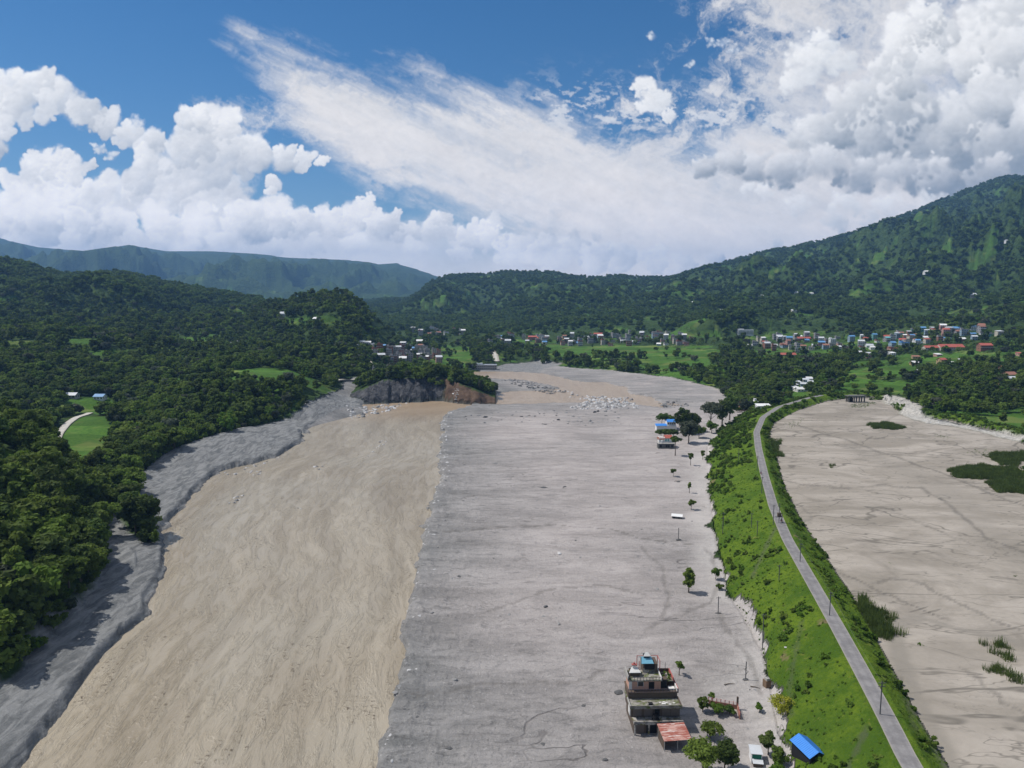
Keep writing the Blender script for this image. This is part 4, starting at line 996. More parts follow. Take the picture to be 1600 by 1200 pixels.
tuft = bush(rg, 3, MLB, .6, .45, .13, 6, 14)
P = plant(100, 400, 1.5, EMB * (np.abs(XX - xo) > 3.3) * .8); scatter('grass_tufts', P, scl(len(P), .5, 1.3, .4), tuft)
dens = dike_m * (1 - GRAV) * .8
P = plant(150, 750, 2.6, dens); scatter('dike_bushes', P, scl(len(P), .6, 1.6, .3), BU)
# rough scrub over the open ground behind
dens = np.clip((FIELD < .4) * (1 - MUD) * (1 - EMB) * (1 - RESM) * (mudv < .2) * (GRAV < .2) * sstep(-.4, .8, -clump + .4), 0, 1)
P = plant(250, 1100, 6, dens * ((XX > 20) | (MEADOW > .5))); scatter('scrub', P, scl(len(P), 1., 2.6, .3), BU)
# reeds
def reed(rng):
    n = 60; V = []; Q = []
    for i in range(n):
        x, y = rng.uniform(-1, 1, 2); a = rng.uniform(0, 6.28); h = rng.uniform(1.0, 2.0); w = .07; dx, dy = math.cos(a) * w, math.sin(a) * w; lx_, ly_ = rng.uniform(-.4, .4, 2)
        b = len(V); V += [(x - dx, y - dy, -.1), (x + dx, y + dy, -.1), (x + lx_ + dx * .3, y + ly_ + dy * .3, h), (x + lx_ - dx * .3, y + ly_ - dy * .3, h)]; Q.append([b, b + 1, b + 2, b + 3])
    return np_mesh('reed', V, Q, False, mats=[MLR])
RE = [reed(rg) for _ in range(3)]
reeds = [([(1480, 735), (1550, 730), (1600, 722), (1600, 745), (1560, 750), (1500, 748)], 1.), ([(1545, 712), (1600, 708), (1600, 728), (1560, 728)], 1.), ([(1535, 755), (1580, 752), (1610, 758), (1610, 771), (1560, 767)], 1.),
         ([(1360, 664), (1385, 662), (1415, 668), (1400, 671), (1370, 669)], .9), ([(1285, 727), (1300, 724), (1313, 728), (1300, 731)], .9), ([(1325, 936), (1352, 940), (1380, 962), (1394, 985), (1388, 998), (1365, 998), (1345, 970)], .8),
         ([(1450, 1016), (1470, 1014), (1494, 1024), (1488, 1031), (1462, 1028)], .9), ([(1552, 1015), (1580, 1012), (1590, 1025), (1585, 1036), (1562, 1034)], .9), ([(1542, 1040), (1565, 1035), (1582, 1045), (1578, 1055), (1550, 1052)], .9), ([(1518, 1030), (1540, 1028), (1545, 1040), (1525, 1042)], .5),
         ([(1190, 680), (1212, 690), (1215, 712), (1200, 705)], .7)]
low = [([(1325, 632), (1340, 629), (1368, 628), (1355, 636), (1335, 637)], 1.), ([(1418, 997), (1430, 996), (1462, 1012), (1450, 1016), (1425, 1008)], 1.), ([(1503, 1047), (1520, 1048), (1522, 1055), (1505, 1054)], .8), ([(1225, 668), (1250, 652), (1262, 654), (1235, 674)], .3), ([(1500, 705), (1540, 700), (1560, 706), (1520, 710)], .35), ([(1420, 1010), (1440, 1008), (1445, 1016)], .5), ([(1345, 925), (1368, 932), (1360, 942)], .4), ([(1555, 905), (1590, 903), (1600, 910)], .3), ([(1385, 878), (1397, 879), (1395, 883), (1386, 882)], .8), ([(1455, 676), (1490, 680), (1485, 685), (1460, 683)], .6), ([(1570, 735), (1620, 725), (1700, 740), (1650, 775), (1580, 755)], 1.)]
def patch_pts(lst, sp):
    out = []
    for pts, v in lst:
        W = zp(pts, 8.05); s_ = sdist(XX, YY, W); e = sstep(-1.5, 3.0, s_ + wob * 2 + samp(T2, XX / 50, YY / 50) * 1.0) * v * (s_ > -4) * (YY < 640) * RESM
        out.append(plant(100, 700, sp, e))
    return np.vstack(out)
P = patch_pts(reeds, .72); scatter('reeds', P, scl(len(P), .7, 1.35, .3), RE)
P = patch_pts(low, .8); scatter('marsh_plants', P, scl(len(P), .6, 1.2, .3), tuft)
P = patch_pts([low[-1]], 2.6); scatter('marsh_bushes', P, scl(len(P), .8, 1.5, .3), BU)

# stones and rubble
MRK = plain('rock', (.235, .232, .228), .95, .3, .7, .1)
MRW = plain('pale_rock', (.47, .465, .46), .95, .2, .7)
MRD = plain('dark_rock', (.10, .10, .10), .95, .3, .7)
def rock(rng, mat, sub=1):
    t = (1 + 5 ** .5) / 2
    V = np.array([(-1, t, 0), (1, t, 0), (-1, -t, 0), (1, -t, 0), (0, -1, t), (0, 1, t), (0, -1, -t), (0, 1, -t), (t, 0, -1), (t, 0, 1), (-t, 0, -1), (-t, 0, 1)], float) / 1.9
    Fq = np.array([(0, 11, 5), (0, 5, 1), (0, 1, 7), (0, 7, 10), (0, 10, 11), (1, 5, 9), (5, 11, 4), (11, 10, 2), (10, 7, 6), (7, 1, 8), (3, 9, 4), (3, 4, 2), (3, 2, 6), (3, 6, 8), (3, 8, 9), (4, 9, 5), (2, 4, 11), (6, 2, 10), (8, 6, 7), (9, 8, 1)])
    V = V * rng.uniform(.7, 1.25, (12, 1)) * np.array([1, .85, .6]) * rng.uniform(.8, 1.2, 3)
    return np_mesh('rock', V, Fq, False, mats=[mat])
RK = [rock(rg, MRK) for _ in range(4)] + [rock(rg, MRD) for _ in range(2)] + [rock(rg, MRW)]; RW = [rock(rg, MRW) for _ in range(4)] + [rock(rg, MRK)]
edge = np.exp(-((XX - xr - 1.6) / (1.2 + YY / 400)) ** 2) * (YY < 690)
P = plant(100, 690, 1.05, edge * sstep(-.9, 1.0, samp(T2, XX / 60, YY / 60)) * .9); P[:, 2] += .12
scatter('river_edge_stones', P, (.07 + np.clip(rg.standard_exponential((len(P), 1)), 0, 4) * .13) * np.array([[1, 1, .8]]) * (1 + P[:, 1:2] / 350), RW)
dens = (mudv > .5) * (XX > xr) * (YY < 1050) * np.clip(.16 + .55 * (1 - tone) ** 2 + .2 * np.clip(tb - .9, 0, 1), 0, 1)
P = plant(100, 1050, 3.0, dens); scatter('mud_stones', P, np.clip(rg.standard_exponential((len(P), 1)), 0, 4) * .24 * np.array([[1, 1, .8]]) + .1, RK)
lb = np.exp(-((xl - XX - 1.0) / 1.6) ** 2) * (YY < 690)
P = plant(200, 690, 2.2, lb * .5); scatter('left_bank_stones', P, scl(len(P), .15, .5, .3) * (1 + P[:, 1:2] / 900), RK[:4])
P = plant(100, 640, 1.3, np.clip(rim, 0, 1) * (mudv > .5) * sstep(-.2, 1.2, tb) * .8)
ST = []
for _ in range(3):
    v_, f_ = tube([(-.9, 0, .05), (.1, .15, .12), (1., -.1, .08)], [.05, .06, .02], 4); ST.append(np_mesh('stick', v_, f_, False, mats=[MBK]))
scatter('washed_up_litter', P, scl(len(P), .12, .5, .3), RK + ST + RW[:2] + ST)
# debris bars: stones in the water and the rubble field upstream
bars = [([(325, 740), (400, 745), (440, 712), (415, 722), (360, 737)], .35, RW), ([(350, 788), (375, 770), (385, 778), (372, 792), (358, 792)], .7, RW), ([(488, 728), (505, 726), (512, 734), (492, 737)], .7, RW), ([(540, 640), (600, 632), (640, 630), (600, 645), (550, 655)], .25, RW), ([(460, 794), (475, 790), (478, 797), (462, 798)], .5, RW),
        ([(570, 715), (600, 685), (604, 692), (580, 716)], .4, RW), ([(905, 632), (930, 620), (985, 622), (1000, 640), (940, 642), (890, 640)], .55, RW), ([(1030, 630), (1060, 626), (1080, 636), (1040, 640)], .35, RK), ([(780, 595), (800, 594), (890, 612), (860, 616), (800, 604)], .4, RK), ([(860, 606), (960, 628), (900, 626)], .1, RW), ([(700, 655), (780, 645), (960, 640), (1000, 650), (960, 672), (780, 668)], .05, RK)]
allp = {0: [], 1: []}
for pts, v, kk in bars:
    W = zp(pts, -.8); s_ = np.where((YY > 200) & (YY < 900), 1, 0) * sdist(XX, YY, W); p = plant(200, 900, 2.0, np.where(s_ > 0, v * .6, 0))
    p[:, 2] = np.maximum(p[:, 2], -.75); allp[0 if kk is RW else 1].append(p)
P = np.vstack(allp[0]); scatter('pale_rubble', P, scl(len(P), .25, 1.1, .4) * (1 + sstep(480, 620, P[:, 1:2]) * 1.2), RW)
P = np.vstack(allp[1]); scatter('grey_rubble', P, scl(len(P), .3, 1.2, .4) * (1 + sstep(480, 620, P[:, 1:2]) * 1.0), RK[:6])

# ---------------- mesh builder for built things ----------------
class MB:
    def __init__(s): s.V = []; s.Q = []; s.T = []
    def box(s, x0, x1, y0, y1, z0, z1):
        b = len(s.V)
        s.V += [(x, y, z) for z in (z0, z1) for y in (y0, y1) for x in (x0, x1)]
        s.Q += [[b + i for i in f] for f in ((0, 2, 3, 1), (4, 5, 7, 6), (0, 1, 5, 4), (2, 6, 7, 3), (0, 4, 6, 2), (1, 3, 7, 5))]; return s
    def quad(s, *p): b = len(s.V); s.V += list(p); s.Q.append([b, b + 1, b + 2, b + 3]); return s
    def bar(s, p, q, r=.05, k=4):
        v, f = tube([p, q], [r, r], k); b = len(s.V); s.V += [tuple(x) for x in v]; s.Q += [[b + int(i) for i in g] for g in f]; return s
    def slab(s, pts, th=.08):         # thin plate from four corners, thickness downward
        b = len(s.V); s.V += list(pts) + [(x, y, z - th) for x, y, z in pts]
        s.Q += [[b, b + 1, b + 2, b + 3], [b + 7, b + 6, b + 5, b + 4]] + [[b + i, b + 4 + i, b + 4 + (i + 1) % 4, b + (i + 1) % 4] for i in range(4)]; return s
    def mesh(s, name, mat): return np_mesh(name, s.V, s.Q, False, mats=[mat] if not isinstance(mat, list) else mat)
    def build(s, name, mat, parent=None, label=None):
        o = link(name, s.mesh(name, mat), parent)
        if label: o['label'] = label
        return o
def copy_thing(o, loc, rz, label=None, group=None, sc=None):
    r = o.copy(); COL.objects.link(r); r.location = loc; r.rotation_euler = (0, 0, rz)
    if sc: r.scale = sc
    if label: r['label'] = label
    if group: r['group'] = group
    for c in list(o.children):
        d = c.copy(); COL.objects.link(d); d.parent = r
        for e in list(c.children):
            f = e.copy(); COL.objects.link(f); f.parent = d
    return r
PAL = {'grey': (.27, .27, .28), 'white': (.66, .66, .65), 'cream': (.50, .46, .38), 'brick': (.26, .13, .09), 'pink': (.48, .29, .25), 'blue': (.27, .36, .43), 'teal': (.16, .36, .34), 'ochre': (.42, .31, .17), 'concrete': (.33, .32, .30)}
ROOF = {'red': (.38, .10, .07), 'blue': (.11, .26, .47), 'tin': (.50, .52, .54), 'white': (.68, .68, .67), 'rust': (.27, .13, .09), 'flat': (.30, .29, .28), 'teal': (.14, .40, .42)}
MW = {k: plain('wall_' + k, v, .9, .14, .25) for k, v in PAL.items()}
MF = {k: plain('roof_' + k, v, .55 if k in ('tin', 'blue', 'red', 'teal') else .85, .12, .3, spec=.35) for k, v in ROOF.items()}
MGL = plain('window_glass', (.03, .035, .04), .25, .1, 1, spec=.5)
MDK = plain('dark_opening', (.02, .02, .022), .9, .1)
_hm = {}
def house_mesh(w, d, st, kind, wall, roof):
    key = (w, d, st, kind, wall, roof)
    if key in _hm: return _hm[key]
    h = st * 3.0; a = MB(); a.box(-w / 2, w / 2, -d / 2, d / 2, -2.5, h)
    r = MB()
    if kind == 'flat':
        r.box(-w / 2 - .3, w / 2 + .3, -d / 2 - .3, d / 2 + .3, h, h + .18)
        for (x0, x1, y0, y1) in ((-w / 2 - .3, w / 2 + .3, -d / 2 - .3, -d / 2 - .12), (-w / 2 - .3, w / 2 + .3, d / 2 + .12, d / 2 + .3), (-w / 2 - .3, -w / 2 - .12, -d / 2 - .12, d / 2 + .12), (w / 2 + .12, w / 2 + .3, -d / 2 - .12, d / 2 + .12)): r.box(x0, x1, y0, y1, h + .18, h + .95)
        r.box(-w / 2 + .3, -w / 2 + w * .42, d * .05, d / 2 - .3, h + .18, h + 2.5)
    elif kind == 'gable':
        e = .6; g = h + w * .0 + d * .28
        r.slab([(-w / 2 - e, -d / 2 - e, h - .1), (w / 2 + e, -d / 2 - e, h - .1), (w / 2 + e, 0, g), (-w / 2 - e, 0, g)], .14)
        r.slab([(-w / 2 - e, 0, g), (w / 2 + e, 0, g), (w / 2 + e, d / 2 + e, h - .1), (-w / 2 - e, d / 2 + e, h - .1)], .14)
        for x in (-w / 2, w / 2 - .02):
            b = len(a.V); a.V += [(x, -d / 2, h), (x, d / 2, h), (x, 0, g - .2), (x, 0, g - .2)]; a.Q.append([b, b + 1, b + 2, b + 3])
    else:  # lean-to
        r.slab([(-w / 2 - .4, -d / 2 - .5, h), (w / 2 + .4, -d / 2 - .5, h), (w / 2 + .4, d / 2 + .5, h + 1.1), (-w / 2 - .4, d / 2 + .5, h + 1.1)], .12)
        a.box(-w / 2, w / 2, d / 2 - .2, d / 2, h, h + .85)
    wn = MB(); nx = max(2, int(w / 2.6))
    for s_ in range(st):
        for i in range(nx):
            x = -w / 2 + (i + .5) * w / nx
            wn.box(x - .55, x + .55, -d / 2 - .04, -d / 2 + .1, s_ * 3 + .95, s_ * 3 + 2.25)
        for i in range(max(1, int(d / 3))):
            y = -d / 2 + (i + .5) * d / max(1, int(d / 3))
            for sx in (-1, 1): wn.box(min(sx * (w / 2 - .1), sx * (w / 2 + .04)), max(sx * (w / 2 - .1), sx * (w / 2 + .04)), y - .5, y + .5, s_ * 3 + .95, s_ * 3 + 2.25)
    bal = None
    if st >= 2:
        bal = MB()
        for s_ in range(1, st): bal.box(-w / 2 - .1, w / 2 + .1, -d / 2 - 1.0, -d / 2 - .05, s_ * 3 - .16, s_ * 3)
        for s_ in range(1, st): bal.box(-w / 2 - .1, w / 2 + .1, -d / 2 - 1.0, -d / 2 - .92, s_ * 3, s_ * 3 + .55)
    _hm[key] = (a.mesh('wall', MW[wall]), r.mesh('roof', MF[roof]), wn.mesh('window', MGL), bal.mesh('balcony', MW['white' if wall == 'grey' else 'concrete']) if bal else None)
    return _hm[key]
def house(loc, rz, w, d, st, kind, wall, roof, label, group, name='house', cat='house'):
    o = empty(name, loc, rz, label, cat, group); m = house_mesh(w, d, st, kind, wall, roof)
    link('wall', m[0], o); link('roof', m[1], o); tag(link('window_row', m[2], o), kind='stuff')
    if m[3]: link('balcony', m[3], o)
    return o
WN = {'grey': 'grey', 'white': 'white', 'cream': 'cream', 'brick': 'brick red', 'pink': 'pink', 'blue': 'pale blue', 'teal': 'teal', 'ochre': 'ochre', 'concrete': 'bare concrete'}
RN = {'red': 'red roof', 'blue': 'blue sheet roof', 'tin': 'silvery tin roof', 'white': 'white roof', 'rust': 'rusty roof', 'flat': 'flat grey roof', 'teal': 'teal roof'}
placed = []
def town(n, pts, where, short, walls, roofs, st_rng, kinds, size=(6.5, 10), mind=7.5, rzb=0., cat='house'):
    xs_ = [p[0] for p in pts]; ys_ = [p[1] for p in pts]; k = 0; tries = 0
    while k < n and tries < n * 60:
        tries += 1
        px = rg.uniform(min(xs_), max(xs_)); py = rg.uniform(min(ys_), max(ys_))
        if not inside(np.array([px]), np.array([py]), pts)[0]: continue
        q = hit(px, py, 450, 5500)
        if q is None or q[2] < .8 or look(MUD, q[0], q[1]) > .5: continue
        if any((q[0] - a) ** 2 + (q[1] - b) ** 2 < mind ** 2 for a, b in placed): continue
        placed.append((q[0], q[1]))
        w = round(rg.uniform(*size) * 2) / 2; d = round(w * rg.uniform(.75, 1.0)); st = int(rg.integers(st_rng[0], st_rng[1] + 1)); kind = kinds[int(rg.integers(len(kinds)))]
        wall = walls[int(rg.integers(len(walls)))]; roof = roofs[int(rg.integers(len(roofs)))] if kind != 'flat' else ('flat' if rg.random() < .8 else 'rust')
        if kind == 'flat' : rn = RN[roof] if roof != 'flat' else 'flat grey roof'
        else: rn = RN[roof]
        nm = {1: 'single storey', 2: 'two storey', 3: 'three storey', 4: 'four storey', 5: 'five storey'}[st]
        lab = f"{WN[wall]} {nm} house, {rn}, {where}"
        house(q, rzb + rg.uniform(-.35, .35), w, d, st, kind, wall, roof, lab, f"{WN[wall]} {nm} {rn} houses {short}")
        k += 1
A_W = ['grey', 'grey', 'concrete', 'cream', 'pink', 'white', 'brick', 'blue']; B_R = ['tin', 'tin', 'rust', 'red', 'blue', 'white']
town(92, [(752, 529), (800, 525), (960, 524), (1035, 521), (1110, 534), (1110, 541), (960, 541), (760, 540)], 'in the town strip beyond the mud', 'in the town strip', A_W + ['grey', 'concrete', 'brick'], B_R, (1, 3), ['flat', 'flat', 'gable'], size=(7, 11), mind=8.5)
town(52, [(582, 551), (640, 543), (686, 556), (686, 568), (600, 570)], 'in the brown quarter behind the cut hill', 'behind the cut hill', ['grey', 'concrete', 'brick', 'pink', 'cream'], B_R, (2, 4), ['flat', 'flat', 'flat', 'gable'], mind=7.5)
town(20, [(625, 514), (690, 515), (728, 524), (728, 530), (660, 526)], 'in the far town under the ridge', 'in the far town', ['grey', 'white', 'concrete', 'pink'], ['tin', 'rust', 'white'], (2, 4), ['flat', 'flat', 'gable'], size=(8, 12), mind=12)
town(46, [(1165, 536), (1215, 526), (1330, 528), (1330, 548), (1250, 552), (1170, 546)], 'on the terrace above the dam head', 'above the dam head', A_W, B_R, (1, 3), ['flat', 'flat', 'gable', 'gable'], mind=8.5)
town(54, [(1330, 534), (1360, 524), (1430, 516), (1560, 511), (1570, 530), (1480, 536), (1400, 545), (1340, 546)], 'on the right valley slope', 'on the right slope', A_W + ['teal', 'blue', 'white'], B_R + ['teal', 'blue'], (1, 3), ['flat', 'gable', 'gable', 'lean'], mind=9)
town(13, [(1238, 599), (1262, 592), (1277, 596), (1277, 608), (1262, 614), (1240, 612)], 'in the hamlet below the dam', 'in the hamlet', ['white', 'blue', 'concrete'], ['tin', 'white', 'tin'], (1, 1), ['gable', 'lean'], size=(5, 7), mind=6)
town(18, [(1340, 556), (1600, 552), (1600, 622), (1480, 592), (1340, 566)], 'among trees behind the reservoir', 'among trees behind the reservoir', ['white', 'concrete', 'ochre', 'pink'], ['tin', 'tin', 'white', 'rust', 'red'], (1, 2), ['gable', 'lean'], mind=22)
town(12, [(980, 470), (1250, 450), (1590, 372), (1560, 470), (1250, 500), (1000, 508)], 'alone on the mountain flank', 'on the mountain flank', ['white', 'white', 'cream'], ['tin', 'white'], (1, 2), ['gable'], size=(9, 14), mind=60)
town(2, [(430, 495), (480, 488), (520, 490), (500, 505), (440, 505)], 'in fields under the wooded knoll', 'under the wooded knoll', ['white', 'cream'], ['tin', 'white'], (1, 2), ['gable'], size=(9, 13), mind=25)
town(5, [(555, 536), (580, 536), (580, 545), (555, 545)], 'at the foot of the wooded knoll', 'at the knoll foot', ['white', 'cream'], ['tin', 'white'], (1, 2), ['gable'], size=(7, 9), mind=10)
def long_block(px, py, L, d, st, kind, wall, roof, label, cat='building', rz=0., D=None):
    q = hit(px, py, 450, 5500)
    return house(q, rz, L, d, st, kind, wall, roof, label, None, 'long_building', cat)
long_block(1164, 523, 30, 10, 3, 'flat', 'white', 'white', 'long white three storey block standing alone under the dark wooded knoll')
long_block(1230, 557, 22, 9, 1, 'gable', 'cream', 'red', 'long low shed with a bright red roof at the edge of the rice fields', 'shed')
long_block(1255, 531, 24, 9, 1, 'gable', 'brick', 'red', 'long house with an orange red roof in the middle of the terrace town', rz=.1)
long_block(1300, 541, 9, 8, 4, 'flat', 'white', 'white', 'tall bright white block rising over the terrace town')
long_block(1484, 545, 34, 14, 1, 'gable', 'cream', 'red', 'large cream hall with a broad bright red roof on the right slope', 'hall')
long_block(1455, 546, 22, 10, 1, 'gable', 'cream', 'red', 'low red roofed wing left of the large cream hall', 'hall')
long_block(1538, 546, 16, 10, 2, 'gable', 'brick', 'red', 'brick red two storey house with a red roof right of the large cream hall')
long_block(935, 526, 20, 9, 2, 'gable', 'cream', 'red', 'building with a long bright red roof above the strip of town')
long_block(832, 531, 17, 9, 2, 'gable', 'brick', 'red', 'orange red roofed building in the left half of the strip of town')
long_block(1028, 527, 24, 10, 3, 'flat', 'blue', 'flat', 'wide pale blue block at the right end of the strip of town')
long_block(1395, 551, 12, 10, 2, 'flat', 'pink', 'rust', 'brown pagoda like house in the trees between the two right towns', 'house')
long_block(1412, 545, 11, 9, 3, 'flat', 'blue', 'blue', 'pale blue three storey house standing before the right slope')
long_block(229, 645, 19, 8, 1, 'gable', 'brick', 'tin', 'long shed with a pale grey tin roof in the trees on the left bank', 'shed')
long_block(157, 624, 8, 7, 1, 'gable', 'white', 'blue', 'small house with a light blue roof in the left woods', 'house')
long_block(113, 622, 9, 7, 1, 'gable', 'concrete', 'tin', 'small grey roofed house beside the small meadow in the left woods', 'house')
long_block(370, 541, 14, 9, 2, 'gable', 'concrete', 'tin', 'grey roofed farmhouse among trees on the lower left hill', 'house')
long_block(355, 541, 9, 8, 1, 'gable', 'white', 'white', 'small white roofed farmhouse left of the grey one on the lower left hill', 'house')
long_block(658, 540, 16, 10, 3, 'gable', 'cream', 'white', 'pale building with a white roof above the brown quarter', 'building')
long_block(757, 577, 34, 12, 2, 'flat', 'concrete', 'tin', 'long grey flat roofed building on the bank behind the cut hill', 'building')
long_block(1163, 641, 8, 6, 2, 'gable', 'brick', 'red', 'red roofed house between dark trees left of the white riverside tower', 'house')
long_block(1192, 639, 11, 6, 1, 'lean', 'white', 'white', 'low white roofed shed beside the white riverside tower', 'shed')
o = empty('pump_tower', hit(1179, 641), .1, 'narrow pale blue and white tower by the head of the embankment', 'tower')
MB().box(-2, 2, -2, 2, -1, 8).build('wall', MW['white'], o); MB().box(-2.3, 2.3, -2.3, 2.3, 8, 8.3).box(-1, 1, -1, 1, 8.3, 10.5).build('roof', MF['white'], o)
for z in (1.2, 3.8, 6.2): MB().box(-.5, .5, -2.05, -1.9, z, z + 1.3).build('window', MW['blue'], o)
MB().bar((0, 0, 10.4), (0, 0, 14.5), .12).build('mast', MGL, o)
print('towns', flush=True)

# ---------------- intake structure on the reservoir ----------------
MCD = plain('wet_concrete', (.11, .11, .105), .9, .3, .6)
MCL = plain('old_concrete', (.36, .345, .32), .92, .3, .5, .02)
x, y = at_z(1336, 628, 8); o = empty('intake_gate', (x, y, 8), 0, 'dark concrete intake frame with a slab roof at the far end of the silted reservoir', 'intake')
MB().box(-8, 8, -3.4, 3.4, 5.2, 5.8).build('deck', MCD, o)
for sx in (-7, -2.5, 2, 6.5): MB().box(sx, sx + .8, -3, -2.2, -.5, 5.2).build('pier', MCD, o)
for sx in (-7, -2.5, 2, 6.5): MB().box(sx, sx + .8, 2.2, 3, -.5, 5.2).build('pier', MCD, o)
r_ = MB()
for k_ in range(9): r_.bar((-7.8 + k_ * 1.95, -3.3, 5.8), (-7.8 + k_ * 1.95, -3.3, 7), .08)
r_.bar((-7.8, -3.3, 7), (7.8, -3.3, 7), .08).build('railing', MCL, o)
MB().box(-6.1, -2.6, -1.6, 1.8, 0, 3.8).build('gate_wall', MDK, o)

# ---------------- the flooded house ----------------
MPK = plain('pink_plaster', (.46, .27, .20), .9, .25, .5, .02)
MMS = NT('mossy_concrete', .95, .1); p_ = MMS.obj()
c_ = MMS.mix(MMS.step(MMS.noise(p_, .45, 5, .7), .38, .62), (.15, .14, .12), (.30, .285, .26))
c_ = MMS.mix(MMS.step(MMS.noise(MMS.scale(p_, (.5, .8, .8), 0, (4, 0, 0)), 1, 5, .7), .48, .62), c_, (.085, .105, .025)); MMS.done(c_, MMS.bump(MMS.noise(p_, 4, 3), .4, .05)); MMS = MMS.m
MST = NT('stained_concrete', .95, .1); p_ = MST.obj()
c_ = MST.mix(MST.step(MST.noise(p_, .5, 6, .7), .40, .60), (.10, .095, .09), (.40, .37, .335)); c_ = MST.mix(MST.step(MST.noise(MST.scale(p_, .7, 0, (3, 8, 1)), 1, 4, .7), .52, .64), c_, (.12, .115, .045)); MST.done(c_); MST = MST.m
MDW = plain('dark_wall', (.105, .080, .062), .9, .3, .5)
MSH = plain('shutter', (.13, .105, .09), .6, .3, 1.5, .0, .4)
MRD_ = plain('red_trim', (.38, .11, .095), .7, .25, .8)
MWH = plain('white_trim', (.60, .585, .56), .8, .2, .8)
MPU = plain('dark_railing', (.085, .07, .085), .6, .2)
MBL = plain('blue_tin', (.13, .33, .44), .5, .2, .6, spec=.4)
q = at_z(1027, 1146, .4)
fh = empty('flooded_house', (q[0], q[1], .4), math.radians(1.5), 'abandoned four storey pink and moss stained concrete house buried in mud, rooms on its roof', 'house')
def part(nm, mat, fn, par=None, lab=None):
    b = MB(); fn(b); return b.build(nm, mat, par or fh, lab)
W2 = 5.9
# ground floor: dark shop openings under a balcony
part('ground_wall', MDW, lambda b: b.box(-5.2, 5.6, .9, 11.6, -1.5, 2.75))
for x_ in (-5.2, -2.1, 1.1, 4.0): part('pillar', MST, lambda b: b.box(x_, x_ + .38, -.15, .25, -1.2, 2.75))
part('balcony_floor', MST, lambda b: b.box(-5.35, 5.7, -.35, 3.1, 2.75, 3.0))
part('parapet', MST, lambda b: b.box(-5.35, 5.7, -.35, -.15, 3.0, 3.75), None, 'pale parapet stained with brown and green')
for i_, x_ in enumerate((-5.0, -2.3, .6, 3.3)):
    part('shutter', MDK if i_ == 1 else MSH, lambda b: (b.box(x_, x_ + 2.2, .82, .88, -.6, 2.3), [b.box(x_, x_ + 2.2, .78, .82, z_, z_ + .06) for z_ in np.arange(-.4, 2.2, .35)]))
# first upper storey
part('wall', MDW, lambda b: b.box(-5.5, 5.6, 3.1, 11.6, 2.99, 6.0), None, 'dark brown wall of the shuttered storey')
for x_ in (-5.0, -2.5, 1.6, 3.6): part('shutter', MSH, lambda b: (b.box(x_, x_ + 1.9, 3.03, 3.1, 3.2, 5.5), [b.box(x_, x_ + 1.9, 2.99, 3.03, z_, z_ + .07) for z_ in np.arange(3.4, 5.4, .4)]))
part('door', MDK, lambda b: b.box(-.1, 1.0, 3.02, 3.1, 3.05, 5.2))
part('water_tank', MDK, lambda b: (b.box(-.9, .7, .9, 2.3, 3.0, 3.2), b.bar((-.1, 1.6, 3.2), (-.1, 1.6, 4.6), .65, 12), b.bar((-.1, 1.6, 4.6), (-.1, 1.6, 4.85), .3, 12)))
part('side_panel', MWH, lambda b: b.box(-5.75, -5.52, 3.3, 5.6, 3.3, 5.9))
# big mossy terrace
part('terrace_slab', MMS, lambda b: b.box(-W2, W2, 1.9, 11.9, 6.0, 6.3), None, 'moss covered terrace slab')
part('parapet', MMS, lambda b: b.box(-W2, W2, 1.9, 2.1, 6.3, 6.95)); part('parapet', MCL, lambda b: b.box(-W2, -W2 + .18, 2.1, 6.6, 6.3, 6.9)); part('parapet', MDW, lambda b: b.box(W2 - .18, W2, 2.1, 6.6, 6.3, 6.9))
part('skylight', MDK, lambda b: b.box(-1.5, -.5, 3.2, 4.1, 6.3, 6.75)); part('skylight_curb', MMS, lambda b: (b.box(-1.7, -1.5, 3.0, 4.3, 6.3, 6.7), b.box(-.5, -.3, 3.0, 4.3, 6.3, 6.7)))
part('rubble', MWH, lambda b: [b.box(x0, x0 + s_, y0, y0 + s_ * .8, 6.3, 6.3 + .2 * s_) for x0, y0, s_ in ((1.6, 3.4, .9), (2.4, 4.0, .6), (3.2, 3.3, .5), (2.0, 4.6, .5), (4.2, 3.9, .5), (1.1, 4.2, .4))])
# middle storey, pink
part('wall', MDW, lambda b: b.box(-5.6, 5.7, 6.6, 11.9, 6.29, 8.0), None, 'dark band of wall under the pink storey')
part('terrace_slab', MDW, lambda b: b.box(-5.7, 5.95, 6.3, 12.6, 8.0, 8.25))
def rail(x0, x1, y, z, mat, n, h=.9):
    rr = MB(); rr.box(x0, x1, y - .05, y + .05, z + h, z + h + .09); rr.box(x0, x1, y - .04, y + .04, z + .1, z + .16)
    o_ = rr.build('railing', mat, fh)
    b = MB()
    for k_ in range(n + 1): xx = x0 + (x1 - x0) * k_ / n; b.box(xx - .05, xx + .05, y - .05, y + .05, z, z + h)
    b.build('balusters', mat, o_)
rail(-5.7, 5.9, 6.35, 8.25, MPU, 16)
part('wall', MPK, lambda b: b.box(-5.3, 2.0, 7.9, 11.9, 8.24, 11.0), None, 'pink plastered wall of the upper storey')
part('corner_pier', MWH, lambda b: b.box(-5.32, -4.6, 7.8, 7.92, 8.25, 11.0))
part('column', MPK, lambda b: b.box(-1.5, -1.1, 7.75, 7.9, 8.25, 11.0)); part('column', MPK, lambda b: b.box(1.7, 2.05, 7.75, 7.9, 8.25, 11.0))
